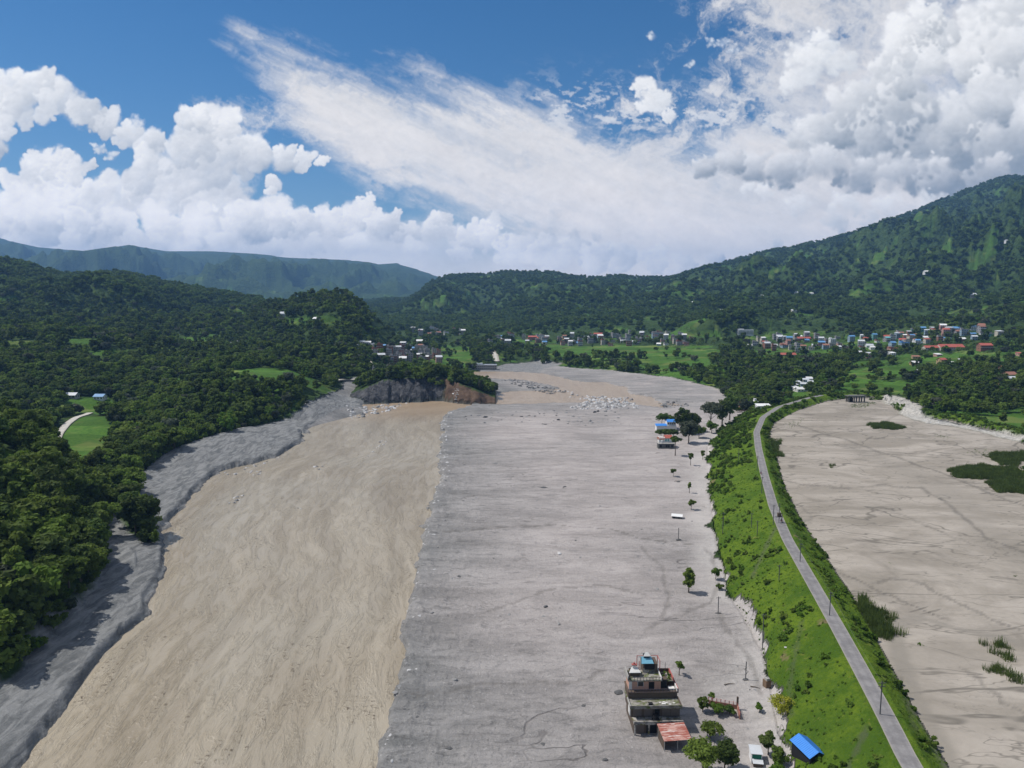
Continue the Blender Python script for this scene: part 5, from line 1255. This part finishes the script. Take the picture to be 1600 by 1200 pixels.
for x_, w_, h_ in ((-3.2, 1.2, 1.3), ): part('window', MGL, lambda b: b.box(x_, x_ + w_, 7.84, 7.9, 9.3, 9.3 + h_)); part('window_frame', MCL, lambda b: (b.box(x_ - .15, x_, 7.8, 7.9, 9.15, 10.75), b.box(x_ + w_, x_ + w_ + .15, 7.8, 7.9, 9.15, 10.75), b.box(x_ - .15, x_ + w_ + .15, 7.8, 7.9, 10.6, 10.75)))
part('door', MDK, lambda b: b.box(-.7, .6, 7.84, 7.9, 8.3, 10.5)); part('window', MDK, lambda b: b.box(2.1, 3.6, 8.5, 8.6, 8.3, 10.6), None, 'black open room beside the pink storey')
part('wall', MDW, lambda b: b.box(2.0, 3.7, 8.6, 12.0, 8.24, 10.8))
part('cistern', MWH, lambda b: (b.box(3.9, 5.3, 7.3, 8.6, 8.25, 8.75),))
part('parapet', MRD_, lambda b: b.box(5.78, 5.98, 6.5, 12.5, 8.25, 9.2), None, 'red side parapet of the terrace'); part('parapet_cap', MWH, lambda b: b.box(5.6, 5.78, 6.5, 9.5, 8.25, 9.25))
# roof terrace with rooms
part('roof_slab', MMS, lambda b: b.box(-5.6, 2.3, 7.3, 13.2, 11.0, 11.25))
rail(-5.6, 2.3, 7.35, 11.25, MPU, 11)
part('parapet', MWH, lambda b: b.box(2.12, 2.3, 7.5, 12.9, 11.25, 11.9)); part('parapet', MCL, lambda b: b.box(-5.6, -5.45, 7.5, 13.0, 11.25, 12.6))
part('shrine', MDW, lambda b: b.box(-4.8, -2.6, 9.6, 11.6, 11.25, 12.7)); part('shrine_roof', MWH, lambda b: (b.slab([(-5.1, 9.2, 12.6), (-2.3, 9.2, 12.6), (-3.0, 10.6, 13.5), (-4.4, 10.6, 13.5)], .12), b.slab([(-4.4, 10.6, 13.5), (-3.0, 10.6, 13.5), (-2.3, 12, 12.6), (-5.1, 12, 12.6)], .12), b.box(-4.1, -3.3, 10.3, 10.9, 13.5, 14.2))); part('shrine_finial', MRD_, lambda b: (b.box(-4.3, -3.1, 10.2, 11.0, 14.2, 14.45), b.box(-3.9, -3.5, 10.5, 10.8, 14.45, 14.9)))
part('rear_wall', MDW, lambda b: b.box(-1.4, 2.0, 11.6, 15.4, 8.2, 13.9)); part('wall_panel', MST, lambda b: b.box(-1.4, 1.4, 11.5, 11.6, 11.3, 12.6))
part('doorway', MDK, lambda b: b.box(-1.0, 1.3, 11.48, 11.56, 12.2, 13.8))
part('tower_frame', MRD_, lambda b: ([b.bar((x_, y_, 11.2), (x_, y_, 14.6), .09) for x_ in (-2.3, 2.6) for y_ in (12, 15.2)], b.bar((-2.3, 15.2, 14.5), (2.6, 15.2, 14.5), .09), b.bar((2.6, 12, 14.5), (2.6, 15.2, 14.5), .09)))
part('tower_roof', MBL, lambda b: (b.slab([(-1.9, 11.2, 14.2), (1.0, 11.2, 14.2), (.7, 13.2, 15.3), (-1.6, 13.2, 15.3)], .1), b.slab([(-1.6, 13.2, 15.3), (.7, 13.2, 15.3), (1.0, 15.0, 14.3), (-1.9, 15.0, 14.3)], .1)), None, 'blue sheet roof on the topmost room')
part('turret', MDK, lambda b: b.box(-1.1, .3, 12.7, 13.9, 15.2, 15.8)); part('turret_roof', MWH, lambda b: (b.slab([(-1.3, 12.4, 15.8), (.5, 12.4, 15.8), (-.1, 13.2, 16.7), (-.7, 13.2, 16.7)], .1), b.slab([(-.7, 13.2, 16.7), (-.1, 13.2, 16.7), (.5, 14.1, 15.8), (-1.3, 14.1, 15.8)], .1)))
part('rear_terrace', MMS, lambda b: b.box(2.3, 5.4, 9.4, 14.6, 9.7, 9.95)); part('wall', MDW, lambda b: b.box(2.4, 5.3, 12.0, 14.4, 6.3, 9.7)); part('parapet', MRD_, lambda b: (b.box(5.2, 5.4, 9.4, 14.6, 9.95, 10.9),)); part('parapet', MDW, lambda b: b.box(2.3, 5.2, 14.4, 14.6, 9.95, 10.9))
part('antenna', MPU, lambda b: b.bar((4.3, 14, 9.9), (4.3, 14, 13), .05))
for nm, (x_, y_, z_, s_) in zip(('pot_plant',) * 5, ((3.4, 12.6, 9.95, 1.0), (4.4, 11.9, 9.95, .8), (3.1, 10.6, 9.95, .9), (4.2, 10.3, 9.95, .7), (1.5, 12.2, 11.2, .6))):
    v, f = crown(rg, s_ * .8, s_ * 1.3, 0, 8, 30, .14); c = np_mesh('roof_bush', v, f, False, mats=[MLB if s_ > .75 else ML])
    o = link('roof_bush', c, None, fh.matrix_world @ Vector((0, 0, 0)))
    o.location = (q[0] + x_ * 1.03, q[1] + y_ * .84, .4 + z_ * .84); o.scale = (.84,) * 3; o.rotation_euler = (0, 0, 0)
    tag(o, {1.0: 'largest green bush on the small rear roof terrace of the flooded house', .8: 'bush next to the red parapet on the rear roof terrace of the flooded house', .9: 'bush on the left front of the rear roof terrace of the flooded house', .7: 'small bush at the front right of the rear roof terrace', .6: 'tiny bush beside the topmost room of the flooded house'}[s_], 'bush')
fh.scale = (1.03, .84, .84)
# rusty annex
MRU = NT('rusty_sheet', .75, .25); p_ = MRU.obj()
st1 = MRU.math('FRACT', MRU.math('MULTIPLY', MRU.noise(MRU.scale(p_, (.18, 1.1, .4)), 1, 2), 9))
c_ = MRU.mix(MRU.step(MRU.noise(MRU.scale(p_, (.35, 1.4, .4)), 1, 3, .6), .42, .60), (.30, .10, .075), (.46, .28, .24)); c_ = MRU.mix(MRU.step(MRU.noise(MRU.scale(p_, (.3, 1.8, .4), 0, (5, 2, 0)), 1, 3), .58, .66), c_, (.60, .56, .53)); MRU = MRU.done(c_)
x, y = at_z(1054, 1163, .4); an = empty('annex_shed', (x, y, .4), math.radians(6), 'open shed with a patched rusty red sheet roof against the flooded house', 'shed'); an.scale = (.78,) * 3
for i_ in range(6):
    for j_ in range(2):
        x0 = -4.0 + j_ * 4.05; y0 = -2.6 + i_ * 1.12; z0 = 2.9 + i_ * .16 + .03 * ((i_ + j_) % 2)
        b = MB()
        b.slab([(x0, y0, z0), (x0 + 4.1, y0, z0 + .25 * 0), (x0 + 4.1, y0 + 1.25, z0 + .2), (x0, y0 + 1.25, z0 + .2)], .05)
        for k_ in range(11): xx = x0 + .2 + k_ * .37; b.bar((xx, y0, z0 + .02), (xx, y0 + 1.25, z0 + .22), .045, 4)
        b.build('roof_sheet', MRU, an)
for x_, y_ in ((-3.8, -2.3), (0, -2.3), (3.8, -2.3), (-3.8, 3.6), (3.8, 3.6)): MB().box(x_, x_ + .15, y_, y_ + .15, -1, 2.9 + (y_ + 2.6) * .14).build('post', MCL, an)
MB().box(-3.7, 3.9, 3.2, 3.5, -1, 3.4).build('back_wall', MDW, an); MB().box(-3.7, -3.5, -1.6, 3.2, -1, 2.8).build('side_wall', MDW, an)

# ---------------- small buildings ----------------
def shed_roof(o, w, L, h, g, mat, nr=0):
    for s_ in (-1, 1):
        b = MB(); b.slab([(0, -L / 2, g), (0, L / 2, g), (s_ * w / 2, L / 2, h), (s_ * w / 2, -L / 2, h)][::s_], .06)
        for k_ in range(nr):
            yy = -L / 2 + (k_ + .5) * L / nr; b.bar((0, yy, g + .02), (s_ * w / 2, yy, h + .02), .06, 4)
        b.build('roof_panel', mat, o)
MBT = plain('blue_sheet', (.045, .22, .62), .45, .10, .4, spec=.4)
x, y = at_z(1262, 1188, 2.4); o = empty('blue_roofed_shed', (x, y, float(hgt(np.array([x]), np.array([y]))[0]) - .2), math.radians(14), 'long dark shed with a bright blue gabled sheet roof on the grass slope', 'shed'); o.scale = (.78,) * 3
MB().box(-2.3, 2.3, -3.9, 3.9, -2, 2.4).build('wall', MDK, o); shed_roof(o, 5.6, 8.6, 2.3, 3.8, MBT, 14)
b = MB(); b.V += [(-2.3, -3.95, 2.4), (2.3, -3.95, 2.4), (0, -3.95, 3.6), (0, -3.95, 3.6)]; b.Q.append([0, 1, 2, 3]); b.build('gable', MDK, o)
x, y = at_z(1181, 1190, .5); o = empty('green_kiosk', (x, y, .3), math.radians(-8), 'small kiosk with green front panel and grey tin canopy beside a round tree', 'kiosk'); o.scale = (.72,) * 3
MB().box(-1.4, 1.6, -.6, 3.2, -.5, 3.0).build('wall', MW['white'], o); MB().box(-1.2, 1.4, -.66, -.6, 1.6, 2.9).build('front_panel', plain('green_panel', (.02, .14, .09)), o); MB().slab([(-1.3, -2.4, 1.2), (1.8, -2.4, 1.2), (1.8, -.6, 1.6), (-1.3, -.6, 1.6)], .06).build('canopy', MF['tin'], o); MB().box(-1.1, 1.5, -2.2, -.62, -.5, 1.1).build('base', MDW, o); MB().slab([(-1.7, -.8, 3.2), (1.9, -.8, 3.2), (1.9, 3.4, 3.5), (-1.7, 3.4, 3.5)], .08).build('roof', MF['tin'], o)
x, y = at_z(1058, 808, .5); o = empty('buried_hut', (x, y, 0.35), math.radians(-18), 'small hut sunk in mud to its pale tin roof in the middle of the plain', 'hut'); o.scale = (.68,) * 3
MB().box(-3.2, 3.2, -2.0, 2.0, -1, 1.5).build('wall', MCD, o); MB().slab([(-3.7, -2.5, 1.35), (3.7, -2.5, 1.35), (3.7, 0, 2.5), (-3.7, 0, 2.5)], .1).build('roof_panel', MF['white'], o); MB().slab([(-3.7, 0, 2.5), (3.7, 0, 2.5), (3.7, 2.5, 1.35), (-3.7, 2.5, 1.35)], .1).build('roof_panel', MF['tin'], o)
MB().box(-2.4, -1.2, -2.05, -1.98, -.2, .9).build('window', MDK, o); MB().box(.6, 2.0, -2.05, -1.98, -.5, 1.0).build('doorway', MDK, o)
# hamlet on the edge of the mud
x, y = at_z(1041, 699, .4); o = empty('half_buried_villa', (x, y, .4), 0, 'grey stone walled villa with red gable roofs standing in mud under a tall tree', 'house')
MB().box(-5.4, 5.4, -1, 4, -1, 2.6).build('wall', MCD, o)
for x_ in (-4.4, -.6, .8, 3.0): MB().box(x_, x_ + 1.2, -1.06, -.98, .2, 1.9).build('window', MDK, o)
MB().box(-5.6, 5.6, -1.2, 5.0, 2.6, 2.85).build('terrace_slab', MCL, o)
MB().box(-4.2, 4.4, 3, 8, 2.85, 6.0).build('upper_wall', MW['white'], o)
for x_ in (-3.4, -.2, 1.4): MB().box(x_, x_ + 1.1, 2.94, 3.02, 3.6, 5.3).build('window', MW['teal'], o)
MB().slab([(-.6, 2.0, 5.9), (4.6, 2.0, 5.9), (4.6, 4.8, 7.6), (-.6, 4.8, 7.6)], .15).slab([(-.6, 4.8, 7.6), (4.6, 4.8, 7.6), (4.6, 8.3, 5.9), (-.6, 8.3, 5.9)], .15).build('roof', MF['red'], o)
MB().slab([(-5.6, 2.2, 5.0), (-.7, 2.2, 5.0), (-.7, 4.8, 6.3), (-5.6, 4.8, 6.3)], .15).build('roof', MF['rust'], o, 'darker rusty red roof wing')
MB().box(-3.5, -2.5, .2, 1.2, 2.85, 4.6).build('stair_head', MW['white'], o)
x, y = at_z(1040, 672, .4); o = empty('blue_roofed_house', (x, y, .4), 0, 'long low white house with bright blue roofs behind a clipped dark tree', 'house')
MB().box(-6.8, 8.2, 0, 6, -1, 3.4).build('wall', MW['white'], o); MB().slab([(-7.6, -.7, 3.4), (1, -.7, 3.4), (1, 3.2, 4.5), (-7.6, 3.2, 4.5)], .12).build('roof_panel', MBT, o)
MB().box(1.2, 8, 1, 6.5, 3.4, 6.2).build('upper_wall', MW['white'], o)
for x_ in (1.8, 3.4, 5.0, 6.5): MB().box(x_, x_ + .9, .94, 1.02, 4.2, 5.5).build('window', MDK, o)
MB().slab([(.6, .3, 6.2), (8.6, .3, 6.2), (7.6, 3.6, 7.8), (1.6, 3.6, 7.8)], .12).slab([(1.6, 3.6, 7.8), (7.6, 3.6, 7.8), (8.6, 7.2, 6.2), (.6, 7.2, 6.2)], .12).build('roof', MBT, o)
for k_, (px, py, lab, w_) in enumerate([(1107, 664, 'grey canopy shelter in the shade of the trees by the embankment', 5), (1098, 673, 'low pale shelter on the mud in front of the canopy shelter', 6)]):
    x, y = at_z(px, py + 2, .4); o = empty('open_shelter', (x, y, .4), .1, lab, 'shelter')
    MB().slab([(-w_ / 2, -1.5, 2.3), (w_ / 2, -1.5, 2.3), (w_ / 2, 1.5, 2.6), (-w_ / 2, 1.5, 2.6)], .1).build('roof', MF['tin'], o)
    for x_, y_ in ((-w_ / 2 + .1, -1.4), (w_ / 2 - .2, -1.4), (-w_ / 2 + .1, 1.3), (w_ / 2 - .2, 1.3)): MB().box(x_, x_ + .12, y_, y_ + .12, -.3, 2.4).build('post', MDW, o)
# garden fence, stump
MBR = plain('brick_wall', (.30, .155, .115), .9, .3, 1.5)
p0 = Vector((*at_z(1107, 1098, .6), .35)); p1 = Vector((*at_z(1152, 1106, .6), .35)); p2 = Vector((*at_z(1156, 1122, .6), .35))
o = empty('garden_wall', p0, 0, 'low brick garden wall topped by rusty railings beside the shrubs', 'wall')
def wall_run(a, c, n_):
    a = a - p0; c = c - p0; d = (c - a); nrm = Vector((-d.y, d.x, 0)).normalized() * .12
    b = MB(); V = [a - nrm, c - nrm, c + nrm, a + nrm]
    b.slab([(v.x, v.y, .95) for v in V], 1.9).build('brick_base', MBR, o)
    for k_ in range(n_ + 1):
        t = k_ / n_; pt = a + d * t; MB().box(pt.x - .07, pt.x + .07, pt.y - .07, pt.y + .07, .95, 1.75).build('rail_post', MRD_, o)
    MB().bar((a.x, a.y, 1.6), (c.x, c.y, 1.6), .035).bar((a.x, a.y, 1.25), (c.x, c.y, 1.25), .03).build('rail', MRD_, o)
wall_run(p0, p1, 7); wall_run(p1, p2, 2)
MB().box(p1.x - p0.x - .2, p1.x - p0.x + .2, p1.y - p0.y - .2, p1.y - p0.y + .2, -.5, 3.1).build('gate_pier', MDW, o)
x, y = at_z(1198, 1073, .5); o = empty('broken_pillar', (x, y, .3), .3, 'broken brown brick pillar standing on the pale mud next to the green slope', 'pillar')
MB().box(-.75, .75, -.75, .75, -.5, 2.1).build('brick_shaft', plain('brown_brick', (.17, .115, .075), .9, .4, 1.2), o); MB().box(-.5, .45, -.6, .4, 2.1, 2.7).build('broken_top', MCL, o); MB().bar((0, 0, 2.6), (.15, 0, 5.2), .05).build('steel_rod', MPU, o)

# ---------------- utility poles ----------------
MPO = plain('pole_steel', (.10, .10, .105), .7, .2)
def pole(px, py, z, h, label, arms=1, tf=False, grp=None):
    if z is None: q_ = hit(px, py)
    else: q_ = (*at_z(px, py, z), z)
    o = empty('utility_pole', q_, rg.uniform(-.1, .1), label, 'pole', grp)
    MB().bar((0, 0, -.5), (0, 0, h), .13, 6).build('post', MPO, o)
    for k_ in range(arms): MB().box(-.75, .75, -.07, .07, h - .5 - k_ * .8, h - .38 - k_ * .8).build('cross_arm', MPO, o)
    if tf:
        MB().box(-1.3, 1.3, -.5, .5, 2.4, 2.6).build('platform', MPO, o); MB().box(-.7, .7, -.45, .45, 2.6, 4.1).build('transformer', MDW, o); MB().bar((1.2, 0, -.5), (1.2, 0, 4), .12, 6).build('post', MPO, o)
    return q_
pr = [pole(1375, 1116, 12, 7.5, 'dark utility pole at the road edge, nearest of the line along the road', 2), pole(1296, 962, 11.9, 7, 'utility pole at the left road edge, second from the camera', 2), pole(1250, 878, 11.9, 6.5, 'utility pole at the left road edge, third from the camera', 2), pole(1217, 817, 11.9, 8, 'tall pole carrying a transformer platform at the left road edge', 2, True), pole(1190, 770, 11.9, 7.5, 'utility pole at the road edge beyond the transformer pole', 1), pole(1183, 735, 11.9, 7.5, 'farthest utility pole on the crest of the embankment', 1)]
for px, py, h, lab in [(1208, 820, 8, 'thin pole on the grass just left of the transformer pole'), (1174, 824, 6, 'thin pole on the middle of the green slope below the transformer pole'), (1183, 837, 6, 'thin pole on the green slope, right one of the short pair'), (1129, 834, 7, 'thin pole at the foot of the green slope opposite the transformer pole'), (1217, 908, 5.5, 'short pole alone on the bright grass below the third road pole'), (1191, 1016, 11, 'tall thin pole at the foot of the green slope near the mud edge'), (1154, 720, 7, 'thin pole at the upper end of the green slope'), (1130, 822, 6, 'thin pole among bushes at the foot of the green slope')]:
    pole(px, py, None, h, lab, 1)
for px, py, h, lab in [(1122, 958, 5.5, 'pole standing in mud on a dark heap left of the green slope'), (1060, 843, 5, 'lone short pole standing in the mud between hut and columnar tree'), (1165, 1061, 4.8, 'bare pole standing in mud right of the flooded house')]:
    q_ = pole(px, py, .4, h, lab, 1 if h > 5.2 else 0)
    tag(link('mud_heap', rock(rg, MRD), None, (q_[0], q_[1], .35)), ['dark debris heap around the pole left of the green slope', 'dark debris heap around the lone pole below the buried hut', 'dark debris heap around the bare pole near the flooded house'][[1122, 1060, 1165].index(px)], 'debris').scale = (1.2, .8, .5)
def wire(a, b, lab, dz=6.8):
    a = Vector(a) + Vector((.6, 0, dz)); b = Vector(b) + Vector((.6, 0, dz)); n_ = 10
    pts = [a.lerp(b, k_ / n_) - Vector((0, 0, 1.0 * (1 - (2 * k_ / n_ - 1) ** 2))) for k_ in range(n_ + 1)]
    V, Fq = tube([tuple(p_ - a) for p_ in pts], [.022] * (n_ + 1), 3)
    tag(link('power_line', np_mesh('power_line', V, Fq, False, mats=[MPO]), None, a), lab, 'cable')
for k_, (a, b) in enumerate(zip(pr[:-1], pr[1:])):
    wire(a, b, ['cable between the nearest and the second road pole', 'cable between the second and third road pole', 'cable between the third road pole and the transformer pole', 'cable from the transformer pole to the next pole', 'cable to the farthest road pole'][k_], 6.3)

# ---------------- trees that stand alone ----------------
def own_tree(px, py, h, R, label, z=.4, mat=ML, shape='round', th=None, nl=26, nper=60, leaf=.34, cat='tree', Hc=None, lean=0., name='tree'):
    q_ = (*at_z(px, py, z), z - .1) if z is not None else hit(px, py)
    pair = tree_mesh_pair(name, rg, h, R, nl, nper, leaf, mat, shape, th, Hc, lean)
    return tree_thing(name, pair, q_, rg.uniform(-.3, .3) if lean == 0 else 0, 1, label, cat)
own_tree(1076, 926, 9.8, 3.6, 'tall columnar leafy tree standing alone on the mud plain', shape='column', th=.9, nl=34, leaf=.32)
own_tree(1118, 905, 4.6, 2.1, 'small spreading tree on the mud left of the green slope', th=1.4, nl=14, leaf=.25, mat=MLB, lean=.12)
own_tree(1124, 921, 2.6, 1.6, 'low dark bush leaning at the foot of the green slope beside the small spreading tree', th=.3, nl=9, leaf=.25, cat='bush')
own_tree(1061, 1053, 4.4, 1.25, 'small rounded tree on the mud just behind the flooded house', th=.9, nl=16, nper=70, leaf=.16, lean=.1)
own_tree(1079, 727, 8.2, 2.0, 'slim tree with a club shaped crown on the far mud', th=3.2, nl=14, leaf=.35)
own_tree(1098, 718, 6.8, 2.0, 'bushy little tree at the mud edge right of the slim club shaped one', th=1.8, nl=14, leaf=.35)
own_tree(1052, 744, 5.0, 2.1, 'small ball shaped tree alone on the far mud', th=1.6, nl=14, leaf=.35, mat=MLD)
own_tree(1077, 770, 7.2, 1.6, 'thin tree with three tiers of foliage on the far mud', shape='column', th=1.2, nl=9, nper=50, leaf=.35)
own_tree(1080, 796, 5.8, 1.9, 'egg shaped small tree right of the buried hut', th=1.0, nl=16, leaf=.33)
own_tree(1055, 712, 12.5, 3.6, 'tall bare trunked tree with a flat crown in front of the villa', shape='umbrella', th=8.0, Hc=4.6, leaf=.45)
own_tree(1076, 692, 17, 7.5, 'large grey green fig tree spreading beside the villa', mat=MLG, th=3.5, nl=46, nper=70, leaf=.55)
own_tree(1066, 676, 21, 7.0, 'tallest dark rounded tree of the riverside clump behind the large fig', mat=MLD, th=3, nl=44, nper=70, leaf=.55)
own_tree(1082, 674, 16, 6.5, 'dark broad tree right of the tallest one in the riverside clump', mat=MLD, th=3, nl=40, nper=64, leaf=.55)
own_tree(1092, 684, 10, 5.0, 'rounded tree at the right side of the riverside clump', th=2, nl=30, leaf=.5)
own_tree(1034, 667, 11.5, 5.6, 'flat topped dark tree behind the blue roofed house', mat=MLD, shape='umbrella', th=4, nl=30, leaf=.5)
own_tree(1046, 668, 10.5, 4.4, 'green tree tucked between the flat topped tree and the tallest tree', th=3, nl=26, leaf=.5)
for k_, (px, lab) in enumerate([(1033, 'left end of the clipped dark hedge of trees before the blue roofed house'), (1042, 'middle tree of the clipped dark hedge before the blue roofed house'), (1052, 'right end of the clipped dark hedge of trees before the blue roofed house')]):
    own_tree(px, 684, 6.5, 4.2, lab, mat=MLD, shape='umbrella', th=1.4, nl=26, leaf=.42)
own_tree(1110, 672, 22, 8.5, 'wide umbrella shaped tree standing over the mud at the head of the clump', mat=MLG, shape='umbrella', th=9, nl=44, nper=64, leaf=.6)
own_tree(1128, 668, 24, 7.5, 'tall dark tree right of the wide umbrella shaped tree', mat=MLD, th=4, nl=44, nper=64, leaf=.6)
own_tree(1140, 656, 22, 7.0, 'dark tree at the bend of the embankment, left of the reddish roof', mat=MLD, th=4, nl=40, leaf=.6)
own_tree(1112, 676, 10, 4.6, 'bright rounded tree below the umbrella shaped tree', th=2, nl=24, leaf=.45, mat=MLB)
own_tree(1163, 648, 15, 6.5, 'brownish green tree beside the pale clearing near the white tower', mat=MLG, th=4, nl=30, leaf=.6)
# garden around the flooded house
def bushy(px, py, h, R, lab, mat=ML, z=.4, cat='tree', nl=22, leaf=.2, nper=80, th=.5, shape='round', name='tree'): return own_tree(px, py, h, R, lab, z, mat, shape, th, nl, nper, leaf, cat, name=name)
bushy(1098, 1110, 3.8, 1.7, 'round dark green tree left of the garden wall')
bushy(1112, 1096, 2.9, .8, 'thin dark sapling leaning over the left end of the garden wall', nl=10)
bushy(1120, 1113, 2.2, 1.9, 'light green shrub inside the garden wall', MLB, cat='shrub')
bushy(1140, 1114, 1.7, 1.6, 'dark low shrub at the right inside the garden wall', MLD, cat='shrub')
bushy(1187, 1112, 2.6, 1.1, 'small yellow green bush alone on the pale mud', MLB, cat='bush', nl=12)
MLY = mat_leaf('yellow_flowering_foliage', (.075, .125, .012), (.26, .27, .025), (.33, .32, .04))
bushy(1222, 1118, 5.2, 3.4, 'wide open tree speckled with yellow flowers where mud meets grass', MLY, .8, nl=34, nper=46, leaf=.17)
bushy(1098, 1206, 7.6, 3.8, 'large broad leafed tree at the bottom edge below the rusty shed', ML, nl=46, nper=90, leaf=.24, th=1.5)
bushy(1132, 1204, 7.0, 3.4, 'dark leafy tree right of the large broad leafed tree at the bottom edge', MLD, nl=40, nper=90, leaf=.24, th=1.5)
bushy(1110, 1150, 4.0, 2.8, 'rounded tree behind the large broad leafed tree', ML, nl=24, nper=60, leaf=.22)
bushy(1200, 1180, 5.8, 2.2, 'rounded dark tree beside the green kiosk', MLD, nl=28, nper=80, leaf=.22, th=1.2)
bushy(1215, 1196, 4.6, 2.0, 'yellowish green tree right of the rounded dark tree by the kiosk', ML, nl=26, nper=80, leaf=.22)
bushy(1213, 1212, 3.0, 1.9, 'low leafy bush at the bottom edge left of the blue roofed shed', MLB, nl=18, leaf=.2, cat='bush')
bushy(1262, 1206, 1.6, 1.6, 'weedy bush in front of the blue roofed shed', MLB, nl=14, leaf=.18, cat='bush')

# ---------------- debris and traffic ----------------
for k_, (px, py, s_, m_, lab) in enumerate([(849, 762, 2.0, MRD, 'largest dark boulder heap in the middle of the mud plain'), (882, 761, 1.1, MRD, 'dark boulder just right of the largest heap'), (717, 901, .9, MRD, 'single dark boulder on the left of the mud plain'), (874, 865, 1.5, MRW, 'pale flat boulder in the centre of the mud plain'), (773, 724, 1.8, MRK, 'grey boulder on the far left of the mud plain'), (675, 958, .8, MRK, 'small boulder by the river edge stones'), (853, 948, .9, MRD, 'dark flat stone on the lower middle of the mud'), (873, 975, .8, MRK, 'grey stone right of the dark flat stone'), (613, 1030, .9, MRW, 'pale boulder lying in the brown river near the right bank'), (945, 1188, .7, MRD, 'small dark clump left of the rusty shed'), (1060, 753, 1.2, MRD, 'dark debris pile behind the thin tiered tree'), (1128, 713, 1.6, MRW, 'pale boulder in the bushes'), (711, 1062, .9, MRK, 'grey stone on the lower left of the mud'), (1228, 1012, .5, MRW, 'small white stone on the bright grass'), (965, 1082, 1.3, MRD, 'ridged dark stone in the mud left of the flooded house')]):
    q_ = hit(px, py)
    o = link('boulder', rock(rg, m_), None, (q_[0], q_[1], q_[2] + .1)); o.scale = (s_, s_ * .8, s_ * .6); o.rotation_euler = (0, 0, k_ * .7); tag(o, lab, 'boulder')
    if k_ in (0, 1):
        for j_ in range(4):
            c = link('stone', rock(rg, m_), o); c.location = (rg.uniform(-1.4, 1.4), rg.uniform(-.6, .6), -.2); c.scale = (.45, .5, .5)
def log(px, py, L, a, lab):
    q_ = hit(px, py); V, Fq = tube([(-L / 2, 0, .15), (0, .1 * L, .2), (L / 2, 0, .3)], [.14, .11, .05], 5)
    o = link('driftwood', np_mesh('driftwood', V, Fq, True, mats=[MBK]), None, q_); o.rotation_euler = (0, 0, a); tag(o, lab, 'driftwood')
for a_ in [(1028, 708, 3.5, .4, 'driftwood branch lying on mud left of the villa'), (995, 1048, 3, .2, 'branch in the mud behind the flooded house roof'), (1180, 1075, 2.4, -.5, 'stick on the pale mud left of the broken pillar'), (1140, 1070, 2.8, .1, 'thin branch on the mud between pole and garden wall'), (1060, 752, 4.5, .1, 'long driftwood trunk on the far mud'), (1000, 590, 7, -.2, 'tree trunk stranded on the far flood plain')]: log(*a_)
MTY = plain('tyre', (.02, .02, .02)); MSK = plain('cloth', (.06, .07, .10)); MHD = plain('helmet', (.30, .05, .05), .4)
def bike(px, py, rz, lab, cl):
    q_ = (*at_z(px, py, 12), 12.02); o = empty('motorcycle', q_, rz, lab, 'motorcycle')
    for y_ in (-.65, .65): V, Fq = tube([(.31 * math.cos(t) * 0, y_ + .31 * math.cos(t), .33 + .31 * math.sin(t)) for t in np.linspace(0, 6.283, 13)], [.05] * 13, 5); link('wheel', np_mesh('wheel', V, Fq, True, mats=[MTY]), o)
    MB().box(-.12, .12, -.45, .35, .45, .75).box(-.14, .14, -.7, .05, .75, .86).build('body', MHD, o); MB().bar((0, .65, .33), (0, .45, 1.0), .04).bar((-.33, .42, 1.02), (.33, .42, 1.02), .025).build('fork', MPO, o)
    # rider: one skinned figure
    pts = [(0, -.2, .9), (0, -.15, 1.15), (0, -.08, 1.38), (0, -.04, 1.52), (0, 0, 1.68)]; rad = [.17, .16, .19, .07, .11]
    segs = [((0, -.2, .92), (.17, .18, .78), .09), ((.17, .18, .78), (.16, .05, .35), .06), ((0, -.2, .92), (-.17, .18, .78), .09), ((-.17, .18, .78), (-.16, .05, .35), .06), ((0, -.08, 1.36), (.27, .08, 1.15), .055), ((.27, .08, 1.15), (.3, .38, 1.06), .04), ((0, -.08, 1.36), (-.27, .08, 1.15), .055), ((-.27, .08, 1.15), (-.3, .38, 1.06), .04)]
    vs = [Vector(p_) for p_ in pts]; ed = [(i_, i_ + 1) for i_ in range(4)]; rr = list(rad); rootm = {(0, -.2, .92): 0, (0, -.08, 1.36): 2}
    idx = dict(rootm)
    for a, b, r_ in segs:
        ia = idx.get(a)
        vs.append(Vector(b)); rr.append(r_); idx[b] = len(vs) - 1; ed.append((ia, len(vs) - 1))
    me = bpy.data.meshes.new('person'); me.from_pydata([tuple(v) for v in vs], ed, []); p_ = link('person', me)
    p_.location = q_; p_.rotation_euler = (0, 0, rz); sk = p_.modifiers.new('skin', 'SKIN')
    for i_, r_ in enumerate(rr): me.skin_vertices[0].data[i_].radius = (r_, r_)
    me.skin_vertices[0].data[0].use_root = True
    ss = p_.modifiers.new('sub', 'SUBSURF'); ss.levels = 1; ss.render_levels = 1; me.materials.append(cl)
    return p_
try:
    tag(bike(1221, 816, .2, 'small motorcycle ridden along the embankment road beside the transformer pole', MSK), 'person in dark clothes riding the motorcycle near the transformer pole', 'person')
    tag(bike(1189, 741, .1, 'tiny motorcycle farther up the embankment road', MSK), 'person riding the farther motorcycle on the embankment road', 'person')
except Exception as e_: print('rider failed', e_)
print('objects', flush=True)
